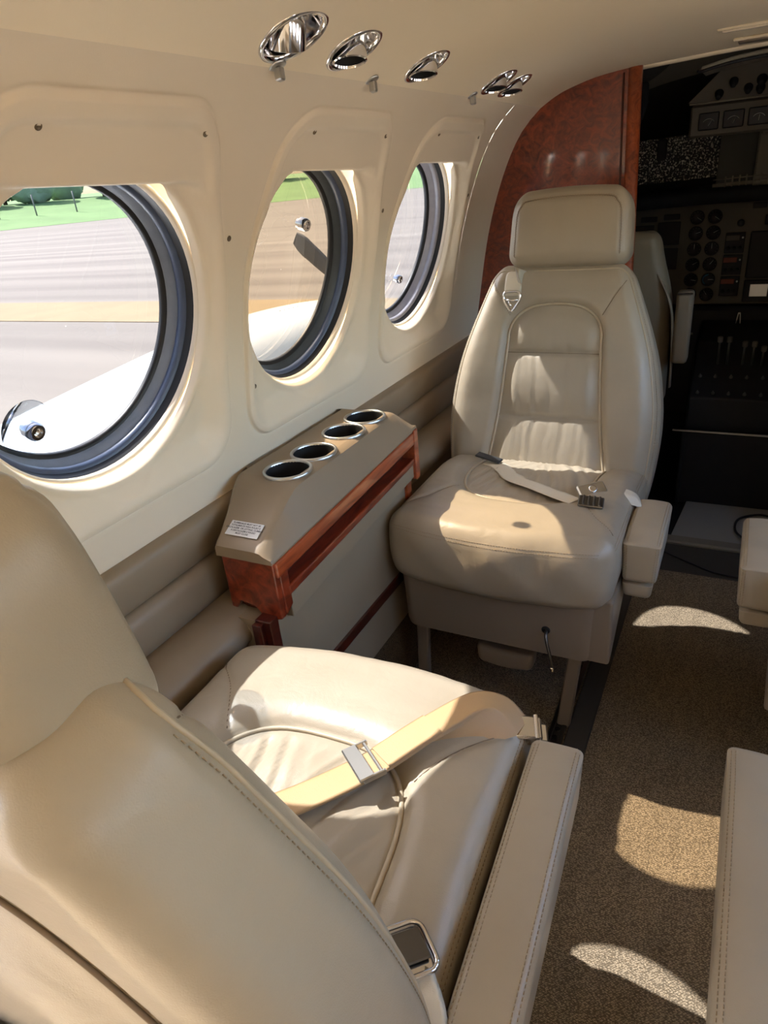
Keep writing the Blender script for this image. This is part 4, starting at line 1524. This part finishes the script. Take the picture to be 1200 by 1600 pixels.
lid = lid_mesh().build('leather_top', M['leather_wall'], cab, smooth=True, angle=28, fix=True)
for k, (x, y) in enumerate(CUPS):
    t = thing('cup_holder', (x, y, ztp), ['nearest round chrome-rimmed cup well in the cabinet top', 'second round chrome-rimmed cup well from the near end of cabinet top',
                                          'third round chrome-rimmed cup well, just before the farthest one', 'farthest round chrome-rimmed cup well in the cabinet top'][k], 'cup holder', 'cup wells in the side cabinet top')
    t.parent = cab
    t.name = 'cup_well'
    t.location = (x - oc[0], y - 1.0, ztp)
    for key in ('category', 'group'):
        if key in t: del t[key]
    Geo().lathe([(CR - 0.0035, -0.006), (CR - 0.0035, 0.003), (CR - 0.002, 0.0045), (CR + 0.001, 0.0045), (CR + 0.0025, 0.003), (CR + 0.0025, -0.001)], 48).build('rim', M['brushed'], t)
    Geo().lathe([(CR - 0.0035, 0.001), (CR - 0.005, -0.03), (CR - 0.007, -0.07), (0.001, -0.072)], 40).build('well', M['cup_inside'], t)

# placard on the sloping near end of the lid
pl = thing('placard', (-0.599, 0.778, 0.6868), 'small white printed placard on sloping near end of cabinet top', 'placard')
sl = math.atan2(0.742 - 0.695, 0.82 - 0.724)
pl.rotation_euler = (sl, 0, 0)
Geo().box((0, 0, 0.0020), (0.068, 0.030, 0.0012), bevel=0.0004).build('plate', M['label'], pl, smooth=False)
lines = ['FLAMMABLES MUST NOT BE', 'TOTALMENTE PARA POUSO E', 'DECOLAGEM  OR LETTING, CLIMBS E', 'A DECOLAGEM E POUSO', 'MUST CLOSE']
for k, s in enumerate(lines):
    cu = bpy.data.curves.new('printed_line', 'FONT')
    cu.body = s; cu.size = 0.0046; cu.offset = 0.00012; cu.align_x = 'CENTER'; cu.align_y = 'CENTER'
    cu.materials.append(M['ink'])
    tmp = bpy.data.objects.new('tmp', cu)
    COL.objects.link(tmp)
    dg = bpy.context.evaluated_depsgraph_get()
    me = bpy.data.meshes.new_from_object(tmp.evaluated_get(dg))
    bpy.data.objects.remove(tmp, do_unlink=True)
    o = link('printed_line', me, M['ink'], pl, smooth=False)
    o.location = (0, 0.0105 - k * 0.0052, 0.0029)

# ------------------------------------------------------------------ seat tracks and floor details
for k, (x, lab) in enumerate([(-0.155, 'slotted metal seat track under the aisle legs of the left seats'), (0.335, 'slotted metal seat track under the right seats')]):
    t = thing('seat_track', (x, 1.0, 0.0), lab, 'seat track')
    g = Geo()
    g.box((-0.013, 0, 0.003), (0.010, 1.9, 0.006), bevel=0.001).box((0.013, 0, 0.003), (0.010, 1.9, 0.006), bevel=0.001).box((0, 0, 0.001), (0.03, 1.9, 0.002))
    g.build('rail', M['steel_dark'], t, smooth=False)
    Geo().box((0.048, 0, 0.0035), (0.052, 1.75, 0.007), bevel=0.003).build('carpet_strip', M['mat_grey'], t, smooth=False)
    gg = Geo()
    for q in range(70):
        gg.lathe([(0.0065, 0.0), (0.0065, 0.0035), (0.004, 0.0035)], 8, frame((0, -0.93 + q * 0.027, 0.002), (0, 0, 1)), cap1=True)
    tag(gg.build('track_stud', M['black'], t, smooth=False), kind='stuff')

# ------------------------------------------------------------------ cockpit
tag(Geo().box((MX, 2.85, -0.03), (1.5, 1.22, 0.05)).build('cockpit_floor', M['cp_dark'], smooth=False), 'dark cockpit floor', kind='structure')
# dark rounded shell
n1, n2 = 20, 24
G = np.zeros((n1, n2, 3))
for i in range(n1):
    t = i / (n1 - 1)
    y = 2.262 + t * 1.35
    sc = math.sqrt(max(0.02, 1 - (max(0, t - 0.35) / 0.66) ** 2.2))
    for j in range(n2):
        a = math.pi * (-0.12 + 1.24 * j / (n2 - 1))
        G[i, j] = (MX + 0.74 * sc * math.copysign(abs(math.cos(a)) ** 0.8, math.cos(a)), y, 0.62 + 0.84 * sc * math.copysign(abs(math.sin(a)) ** 0.8, math.sin(a)))
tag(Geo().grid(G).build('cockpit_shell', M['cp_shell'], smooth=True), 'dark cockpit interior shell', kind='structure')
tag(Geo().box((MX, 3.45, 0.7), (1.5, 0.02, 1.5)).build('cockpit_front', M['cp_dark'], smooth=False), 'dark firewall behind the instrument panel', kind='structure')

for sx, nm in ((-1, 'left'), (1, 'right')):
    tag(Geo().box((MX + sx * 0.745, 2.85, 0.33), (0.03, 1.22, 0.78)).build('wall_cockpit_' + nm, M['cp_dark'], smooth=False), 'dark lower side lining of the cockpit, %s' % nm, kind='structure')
# grey ceiling liner and side window frame
g = Geo()
P = catmull([(-0.60, 0, 1.05), (-0.50, 0, 1.24), (-0.36, 0, 1.38), (-0.2, 0, 1.435), (MX, 0, 1.455), (0.38, 0, 1.43), (0.56, 0, 1.36)], 6)
G = np.zeros((8, len(P), 3))
for i in range(8):
    G[i] = P; G[i, :, 1] = 2.275 + i * 0.075; G[i, :, 2] -= 0.030 * (i / 7.0) ** 2
tag(Geo().grid(G, flip=True).build('cockpit_ceiling', M['cp_trim']), 'grey cockpit ceiling liner', kind='structure')

# overhead panel
ov = thing('overhead_panel', (MX, 2.72, 1.36), 'overhead switch panel with knobs and three square gauges in dark cockpit', 'control panel')
yo = 2.72
Geo().prism([(-0.115, 0.070), (-0.145, 0.075), (0.30, 0.080), (0.30, -0.035), (-0.225 + 0.0, -0.030)], 1, -0.01, 0.012).build('knob_board', M['cp_panel'], ov, smooth=False, fix=True)
Geo().box((0.04, -0.018, -0.035), (0.52, 0.012, 0.006), bevel=0.002).build('edge_strip', M['cp_trim'], ov, smooth=False)
Geo().box((0.045, 0.0, -0.085), (0.52, 0.02, 0.092), bevel=0.006).build('gauge_board', M['cp_panel'], ov, smooth=False)
for k in range(4):
    xc = -0.158 + k * 0.0715
    b_ = Geo().box((xc, -0.013, -0.087), (0.060, 0.010, 0.050), bevel=0.003).build('square_gauge', M['gauge'], ov, smooth=False)
    g = Geo()
    cen_ = np.array([xc, -0.0195, -0.100])
    pts = [cen_ + 0.020 * np.array([math.cos(a), 0, math.sin(a)]) for a in np.linspace(0.6, 2.5, 12)]
    g.tube(pts, 0.0007, 4)
    g.tube([cen_, cen_ + np.array([0.010 - 0.004 * k, 0, 0.016])], 0.0006, 4)
    g.build('dial_mark', M['white'], b_)
for (xk, zk, rk) in ((-0.136, -0.012, 0.013), (-0.098, 0.016, 0.013), (-0.055, -0.006, 0.013), (-0.020, 0.012, 0.015), (-0.021, -0.010, 0.013), (0.03, 0.01, 0.013)):
    Geo().lathe([(rk, 0.0), (rk * 0.95, 0.008), (rk * 0.7, 0.010), (rk * 0.62, 0.026), (rk * 0.5, 0.028)], 18, frame((xk, -0.010, zk), (0, -0.9, -0.5), (1, 0, 0)), cap1=True).build('knob', M['cp_dark'], ov)
Geo().lathe([(0.004, 0), (0.004, 0.003)], 12, frame((-0.205, -0.012, 0.055), (0, -1, 0), (1, 0, 0)), cap1=True).build('screw', M['cp_dark'], ov)
# sun visor rolled by the ceiling
vz_ = thing('sun_visor', (0.10, 2.45, 1.392), 'folded grey cockpit visor under ceiling liner', 'sun visor')
VB = RBox((0.36, 0.16, 0.014), 0.006, lambda p, n, q: np.stack([p[..., 0], p[..., 1], p[..., 2] - 0.22 * (p[..., 0] / 0.6) ** 2 + 0.02], -1))
VB.build('visor_board', M['cp_trim'], vz_, step=0.02)
Geo().tube(catmull([(-0.185, -0.08, -0.006), (-0.10, -0.085, 0.006), (0.0, -0.085, 0.010), (0.17, -0.08, 0.006)], 6), 0.004, 6).build('visor_edge', M['cp_dark'], vz_)

# sunshade over the windscreen
sh = thing('sunshade', (-0.16, 3.02, 1.13), 'speckled silver sunshade over the left windscreen', 'sunshade')
G = np.zeros((14, 10, 3))
for i in range(14):
    for j in range(10):
        u = i / 13; v = j / 9
        G[i, j] = (-0.22 + 0.42 * u, 0.012 * math.sin(u * 9) * math.cos(v * 6) + 0.10 * v * 0, -0.04 + 0.15 * v + 0.012 * u)
G2 = np.concatenate([G, (G + np.array([0, 0.004, 0]))[::-1]])
Geo().grid(G2, wrap_u=True).build('shade_sheet', M['shade'], sh)
Geo().box((-0.075, -0.025, 0.075), (0.034, 0.02, 0.07), bevel=0.005).build('clip', M['cp_dark'], sh, smooth=False)
s2 = thing('sunshade', (0.02, 2.98, 1.13), 'plain grey sunshade beside the centre post of the windscreen', 'sunshade')
Geo().box((0.0, 0.0, 0.01), (0.12, 0.006, 0.20), bevel=0.002).build('shade_sheet', mat_basic('grey shade cloth', (92, 92, 88), 0.8), s2, smooth=False)
cpst = thing('centre_post', (0.118, 2.94, 1.13), 'grey windscreen centre post with compass bracket', 'post')
Geo().box((0.0, 0.0, 0.02), (0.075, 0.03, 0.23), bevel=0.006).build('post', mat_basic('post cover', (128, 124, 112), 0.6), cpst, smooth=False)
Geo().box((-0.01, -0.018, 0.105), (0.05, 0.02, 0.03), bevel=0.008).build('bracket', M['cp_trim'], cpst, smooth=False)
# rail with pale lugs
rl = thing('glareshield_rail', (0.04, 2.88, 1.075), 'pale ribbed rail across the top of the glareshield', 'rail')
Geo().tube([(-0.085, 0, 0.0), (0.20, 0, 0.008)], 0.006, 8).build('tube', M['cp_trim'], rl)
Geo().tube([(-0.085, 0, 0.018), (0.20, 0, 0.026)], 0.002, 6).build('wire', M['cp_trim'], rl)
for k in range(11):
    Geo().box((-0.045 + k * 0.022, -0.002, 0.010 + k * 0.0006), (0.005, 0.008, 0.034), bevel=0.001).build('lug', M['cp_trim'], rl, smooth=False)
# glareshield hood
gs = thing('glareshield', (MX, 3.0, 1.02), 'black padded glareshield above the instrument panel', 'glareshield')
GB = RBox((1.2, 0.34, 0.05), 0.02, lambda p, n, q: np.stack([p[..., 0], p[..., 1] + 0.05, p[..., 2] + 0.02 * (1 - (p[..., 0] / 0.6) ** 2)], -1))
GB.build('hood', M['cp_blue'], gs, step=0.04)

# instrument panel at y = 3.0
ip = thing('instrument_panel', (0.0, 3.0, 0.83), 'taupe instrument panel with two columns of round gauges in dark cockpit', 'instrument panel')
Geo().box((0.09, 0.012, 0.0), (1.10, 0.02, 0.37), bevel=0.004).build('panel_board', M['cp_panel'], ip, smooth=False)


def dial(x, z, r, parent, needle=1.0, arc=None):
    f = frame((x, -0.002, z), (0, -1, 0), (1, 0, 0))
    o = Geo().lathe([(r, 0.0), (r, 0.003), (r * 0.9, 0.0045), (r * 0.86, 0.0015), (0.0005, 0.0015)], 28, f).build('round_gauge', M['gauge'], parent)
    g = Geo()
    c = np.array([x, -0.0048, z])
    g.tube([c, c + np.array([math.cos(needle), 0, math.sin(needle)]) * r * 0.7], 0.0008, 4)
    for a in np.linspace(-2.2, 2.2, 9):
        dd = np.array([math.sin(a), 0, math.cos(a)])
        g.tube([c + dd * r * 0.72, c + dd * r * 0.82], 0.00035, 3)
    g.build('needle', M['white'], o)
    if arc:
        pts = [c + r * 0.7 * np.array([math.cos(a), 0, math.sin(a)]) for a in np.linspace(1.6, 4.2, 14)]
        Geo().tube(pts, 0.0022, 5).build('coloured_arc', arc, o)


r0 = 0.0255
for k in range(6):
    z = 0.135 - k * 0.0562
    dial(-0.090, z, r0, ip, [-0.6, 0.3, 1.57, 0.5, -0.2, -0.8][k])
    dial(-0.029, z, r0, ip, [-0.6, 0.5, 1.57, 0.9, 0.0, 2.2][k], M['blue_mark'] if k == 4 else None)
for (x, z, w, h, nm) in ((-0.187, 0.083, 0.082, 0.084, 'screen'), (-0.187, -0.010, 0.080, 0.080, 'screen'), (-0.28, 0.075, 0.08, 0.084, 'screen'), (-0.18, 0.142, 0.058, 0.020, 'annunciator'),
                         (-0.262, 0.137, 0.06, 0.020, 'annunciator'), (0.115, 0.165, 0.045, 0.020, 'annunciator')):
    RBox((w, 0.008, h), 0.0035, lambda p, n, q, x=x, z=z: p + np.array([x, -0.002, z])).build(nm, M['gauge_glass'], ip, step=0.03)
# radio stack
for k in range(3):
    z = 0.040 - k * 0.078
    b_ = Geo().box((0.048, -0.003, z), (0.066, 0.012, 0.072), bevel=0.002).build('radio_unit', M['cp_dark'], ip, smooth=False)
    Geo().box((0.040, -0.010, z + 0.018), (0.046, 0.003, 0.018), bevel=0.001).build('display', M['red_mark'] if k else M['cp_panel'], b_, smooth=False)
    Geo().lathe([(0.0035, 0), (0.0035, 0.004)], 10, frame((0.073, -0.009, z + 0.018), (0, -1, 0), (1, 0, 0)), cap1=True).build('button', M['white'], b_)
    for q in range(3):
        Geo().lathe([(0.007, 0), (0.006, 0.008)], 12, frame((0.028 + q * 0.020, -0.009, z - 0.018), (0, -1, 0), (1, 0, 0)), cap1=True).build('knob', M['gauge'], b_)
Geo().box((0.165, -0.002, -0.005), (0.135, 0.012, 0.165), bevel=0.004).build('map_display', M['gauge_glass'], ip, smooth=False)
b_ = Geo().box((0.165, -0.002, -0.135), (0.135, 0.012, 0.08), bevel=0.003).build('unit', M['cp_dark'], ip, smooth=False)
Geo().box((0.150, -0.010, -0.132), (0.060, 0.004, 0.045), bevel=0.001).build('bright_plate', M['brushed'], b_, smooth=False)
Geo().lathe([(0.013, 0), (0.010, 0.012), (0.009, 0.013)], 16, frame((0.060, -0.002, 0.108), (0, -1, 0), (1, 0, 0)), cap1=True).build('knob', M['cp_dark'], ip)
Geo().box((0.165, -0.002, 0.115), (0.055, 0.01, 0.034), bevel=0.002).build('unit', M['cp_dark'], ip, smooth=False)

# subpanel and pedestal
ped = thing('control_pedestal', (0.10, 2.80, 0.0), 'dark centre pedestal with power levers and switches', 'pedestal')
Geo().box((0.0, 0.18, 0.42), (0.9, 0.04, 0.44), bevel=0.01).build('sub_panel', M['cp_dark'], ped, smooth=False)
Geo().prism([(-0.24, 0.15), (-0.24, 0.40), (-0.05, 0.56), (0.20, 0.60), (0.20, 0.0), (-0.10, 0.0)], 0, -0.13, 0.15).build('pedestal_body', M['cp_dark'], ped, smooth=False, bevel=0.01, fix=True)
for k, (x, y, z, h) in enumerate([(-0.05, -0.12, 0.50, 0.09), (-0.02, -0.12, 0.50, 0.09), (0.03, -0.12, 0.50, 0.075), (0.06, -0.12, 0.50, 0.075), (0.09, -0.12, 0.50, 0.06), (0.12, -0.12, 0.50, 0.06)]):
    lv = Geo().tube([(x, y, z - 0.02), (x, y - 0.03, z + h)], 0.004, 6).build('lever', M['steel_dark'], ped)
    Geo().box((x, y - 0.032, z + h), (0.018, 0.014, 0.022), bevel=0.004).build('lever_knob', M['cp_panel'], lv, smooth=False)
for k in range(10):
    xx = -0.10 + (k % 5) * 0.05; zz = 0.415 + (k // 5) * 0.045
    yy = -0.24 + (zz - 0.40) / 0.16 * 0.19
    g = Geo().lathe([(0.006, 0), (0.006, 0.004), (0.003, 0.005), (0.0025, 0.014)], 10, frame((xx, yy, zz), (0, -0.6, 0.8), (1, 0, 0)), cap1=True)
    g.build('switch', M['steel_dark'], ped)
for k in range(8):
    xx = -0.24 + k * 0.07
    Geo().box((xx, 0.158, 0.56 - 0.02 * (k % 3)), (0.022, 0.006, 0.008), bevel=0.001).build('switch_plate', M['cp_trim'], ped, smooth=False)
# pale cords hanging over pedestal
g = Geo()
cd = thing('headset_cord', (0.095, 2.93, 0.62), 'thin pale looped cord hanging below the instrument panel', 'cord')
g.tube(catmull([(-0.012, 0, -0.10), (-0.002, -0.006, 0.0), (0.002, -0.006, 0.004), (0.006, -0.006, 0.0), (0.014, 0, -0.10)], 6), 0.0018, 6)
g.build('cord', M['white'], cd)
# bright trim rod across the pedestal foot
rod = thing('trim_rod', (0.125, 2.51, 0.294), 'thin bright metal strip across the cockpit behind the pedestal', 'trim')
Geo().box((0.02, 0, 0), (0.42, 0.008, 0.006), bevel=0.001).build('strip', M['brushed'], rod, smooth=False)
for x in (-0.15, 0.17):
    Geo().box((x, 0.0, -0.147), (0.012, 0.012, 0.288), bevel=0.002).build('upright', M['cp_dark'], rod, smooth=False)
Geo().box((0.02, 0.012, -0.147), (0.36, 0.008, 0.285), bevel=0.002).build('kick_board', M['cp_dark'], rod, smooth=False)
# pale sheet on the cockpit floor with cable
fs = thing('floor_sheet', (0.10, 2.36, 0.006), 'pale flat sheet lying on the cockpit floor behind doorway sill', 'floor sheet')
Geo().prism([(-0.115, -0.125), (0.30, -0.135), (0.30, 0.175), (-0.09, 0.165)], 2, -0.004, 0.006).build('sheet', M['sheet'], fs, smooth=False, bevel=0.002, fix=True)
cb = thing('cable', (0.2, 2.35, 0.014), 'black cable curling across the pale cockpit floor sheet', 'cable')
Geo().tube(catmull([(0.10, 0.10, 0.002), (0.05, 0.11, 0.003), (-0.01, 0.06, 0.003), (-0.02, -0.03, 0.003), (0.01, -0.11, 0.012), (0.04, -0.16, 0.02)], 8), 0.004, 6).build('cable_run', M['cp_dark'], cb)
cb2 = thing('cable', (0.06, 2.05, 0.004), 'thin dark cable on grey floor strip before the doorway', 'cable')
Geo().tube(catmull([(-0.10, 0.08, 0.002), (0.0, 0.02, 0.002), (0.08, -0.02, 0.002), (0.2, -0.03, 0.002)], 8), 0.0025, 6).build('cable_run', M['cp_dark'], cb2)

# pilot seat, seen past the facing seat
ps = thing('pilot_seat', (-0.33, 2.62, 0.0), 'pilot seat behind the facing cabin seat, mostly in the dark', 'seat')
M['pilot'] = mat_leather('pilot seat leather', (150, 136, 112), rough=0.5)
PB = RBox((0.44, 0.11, 0.62), 0.045, lambda p, n, q: np.stack([p[..., 0] * (1 - 0.22 * sstep(p[..., 2], 0.05, 0.31)), p[..., 1] - 0.10 * (p[..., 2] + 0.3) / 0.6, p[..., 2] + 0.66], -1))
PB.build('backrest', M['pilot'], ps, step=0.03)
PC = RBox((0.44, 0.34, 0.12), 0.04, lambda p, n, q: p + np.array([-0.03, 0.16, 0.36]))
PC.build('cushion', M['pilot'], ps, step=0.03)
Geo().box((-0.03, 0.14, 0.15), (0.34, 0.30, 0.30), bevel=0.02).build('pedestal', M['cp_dark'], ps, smooth=False)
PA = RBox((0.052, 0.07, 0.24), 0.014, lambda p, n, q: p + np.array([0.262, -0.10, 0.66]))
PA.build('armrest', M['pilot'], ps, step=0.03)
Geo().box((0.262, -0.138, 0.775), (0.046, 0.006, 0.006), bevel=0.001).build('armrest_buckle', M['chrome'], ps, smooth=False)
Geo().tube(catmull([(0.16, -0.12, 0.86), (0.22, -0.13, 0.74), (0.236, -0.12, 0.60), (0.24, -0.10, 0.45)], 8), 0.012, 6, flat=0.3).build('harness_strap', M['pilot'], ps)
# red-brown/grey oval side window frame in the cockpit, upper left
wf = thing('cockpit_side_frame', (-0.30, 2.60, 1.27), 'dark curved side window frame behind the wood partition', 'window frame')
Geo().prism([(-0.10, 0.13), (0.055, 0.13), (0.055, 0.07), (0.03, -0.01), (0.0, -0.05), (-0.10, -0.06)], 1, 0.0, 0.02).build('frame', M['cp_blue'], wf, smooth=False, bevel=0.008, fix=True)

# ------------------------------------------------------------------ outside
GZ = -1.2
g = Geo(); g.box((-120, 60, GZ - 0.25), (700, 560, 0.5))
tag(g.build('ground', M['tarmac'], smooth=False), 'pale sunlit concrete apron', kind='structure')
g = Geo(); g.box((-100, 12.6, GZ + 0.005), (196, 2.6, 0.02))
tag(g.build('ground_strip', M['dirt'], smooth=False), 'dry yellow strip across the apron', kind='structure')
g = Geo()
G = np.zeros((4, 40, 3))
for i, (rad, zz) in enumerate(((165, 0.03), (215, 5.0), (330, 8.0), (420, 8.0))):
    for j in range(40):
        a = math.radians(88 + 100 * j / 39)
        G[i, j] = (rad * math.cos(a), rad * math.sin(a), GZ + zz)
g.grid(G, flip=True)
tag(g.build('grass_field', M['grass'], smooth=False, fix=False), 'green grass field rising beyond the apron', kind='structure')

tr = np.random.RandomState(4)


def blob(g, c, r, seed):
    rr = np.random.RandomState(seed)
    n1, n2 = 9, 12
    G = np.zeros((n1, n2, 3))
    for i in range(n1):
        ph = math.pi * (i + 0.15) / (n1 - 0.7)
        for j in range(n2):
            th = 2 * math.pi * j / n2
            k = r * (0.85 + 0.35 * rr.rand())
            G[i, j] = (c[0] + k * math.sin(ph) * math.cos(th), c[1] + k * math.sin(ph) * math.sin(th), c[2] + 0.8 * k * math.cos(ph))
    g.grid(G, wrap_v=True)


first = None
protos = []
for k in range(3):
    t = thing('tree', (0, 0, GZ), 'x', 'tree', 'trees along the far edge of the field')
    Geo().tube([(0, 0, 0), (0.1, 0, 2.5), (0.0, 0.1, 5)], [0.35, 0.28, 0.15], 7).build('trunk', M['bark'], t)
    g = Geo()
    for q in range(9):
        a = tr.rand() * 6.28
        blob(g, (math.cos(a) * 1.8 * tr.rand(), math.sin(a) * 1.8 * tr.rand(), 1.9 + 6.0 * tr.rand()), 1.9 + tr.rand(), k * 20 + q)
    g.build('foliage', M['leaf_hazed'], t)
    protos.append(t)
# a row of trees roughly along a line seen through the windows
idx = 0
for dirx in np.linspace(-2.6, -0.42, 24):
    dist = 216 + (idx % 2) * 14
    v = np.array([dirx, 1.0]); v /= np.linalg.norm(v)
    src = protos[idx % 3]
    if idx < 3:
        o = src
    else:
        o = src.copy(); COL.objects.link(o)
        for ch in src.children:
            c = ch.copy(); COL.objects.link(c); c.parent = o
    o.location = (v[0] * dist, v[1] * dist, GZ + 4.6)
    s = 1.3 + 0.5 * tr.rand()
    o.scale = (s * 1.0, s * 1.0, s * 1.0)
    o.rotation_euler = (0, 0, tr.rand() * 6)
    o['label'] = 'green tree among the haze-tinted row beyond the grass field, seen through the cabin windows'
    idx += 1
# a thin fence on the grass
for k, dirx in enumerate(np.linspace(-1.75, -1.05, 7)):
    v = np.array([dirx, 1.0]); v /= np.linalg.norm(v)
    p = v * 185
    o = Geo().tube([(0, 0, 0), (0, 0, 4.6)], 0.16, 6).build('fence_post', M['post'])
    o.location = (p[0], p[1], GZ + 1.8)
    tag(o, 'thin grey post standing on the grass, seen in the nearest window', 'post', 'posts on the grass')

# own left wing, nacelle and propeller
NX, NY = -2.86, 4.1
na = thing('engine_nacelle', (NX, NY, -0.15), 'rounded white engine cowling on the left wing outside the windows', 'engine cowling')


def nac():
    prof = [(-3.3, 0.34, 0.27), (-2.2, 0.44, 0.39), (-1.0, 0.46, 0.50), (-0.3, 0.47, 0.52), (0.4, 0.44, 0.48), (0.9, 0.38, 0.41), (1.25, 0.28, 0.30), (1.38, 0.17, 0.18)]
    P = catmull([(y, w, h) for y, w, h in prof], 5)
    G = np.zeros((len(P), 36, 3))
    for i, (y, w, h) in enumerate(P):
        for j in range(36):
            a = 2 * math.pi * j / 36
            ca, sa = math.cos(a), math.sin(a)
            G[i, j] = (w * math.copysign(abs(ca) ** 0.85, ca), y, h * math.copysign(abs(sa) ** 0.85, sa) + 0.08)
    return Geo().grid(G, wrap_v=True)


nac().build('cowling', M['paint_white'], na, fix=True)
for k in range(5):
    Geo().box((0.14, -0.10 + k * 0.055, 0.560 - 0.003 * k), (0.16, 0.020, 0.02), rot=frame((0, 0, 0), (0.25, 0.25, 1), (1, 0.5, 0))[:3, :3], bevel=0.003).build('louvre', M['louvre'], na, smooth=False)
Geo().lathe([(0.17, 0), (0.16, 0.1), (0.10, 0.24), (0.02, 0.31)], 28, frame((0, 1.37, 0.08), (0, 1, 0), (1, 0, 0))).build('spinner', M['paint_grey'], na)
pr_ = thing('propeller', (NX, NY + 1.55, 0.05), 'dark grey propeller blades in front of the engine cowling', 'propeller')
for k in range(2):
    a0 = math.radians(139 + 180 * k)
    G = np.zeros((16, 8, 3))
    for i in range(16):
        s = i / 15.0; rr = 0.14 + s * 0.98
        c = 0.075 + 0.055 * math.sin(min(1, s * 1.25) * math.pi * 0.75)
        if s > 0.9: c *= 1 - 4 * (s - 0.9)
        tw = math.radians(60 - 45 * s)
        for j in range(8):
            b = 2 * math.pi * j / 8
            lx, lt = c * math.cos(b), 0.016 * (1.3 - s) * math.sin(b)
            tx = lx * math.cos(tw) - lt * math.sin(tw); ty = lx * math.sin(tw) + lt * math.cos(tw)
            G[i, j] = (rr * math.cos(a0) - tx * math.sin(a0), ty, rr * math.sin(a0) + tx * math.cos(a0))
    Geo().grid(G, wrap_v=True).build('blade', M['paint_grey'], pr_, fix=True)
wg = thing('wing', (-0.80, 0.9, -0.35), 'white upper surface of the left wing root outside the nearest window', 'wing')
G = np.zeros((8, 40, 3))
for i in range(8):
    s = i / 7.0
    ch = 2.3 - 0.9 * s
    for j in range(40):
        a = 2 * math.pi * j / 40
        xx = math.cos(a); yy = math.sin(a)
        G[i, j] = (0.15 - 6.5 * s, 0.2 + xx * ch / 2 + 0.0, 0.18 * (1 - 0.4 * s) * yy * math.sqrt(max(0.02, (1.15 - xx * -1) / 2)) + 0.35 * s)
Geo().grid(G, wrap_v=True).build('wing_skin', M['paint_white'], wg, fix=True)
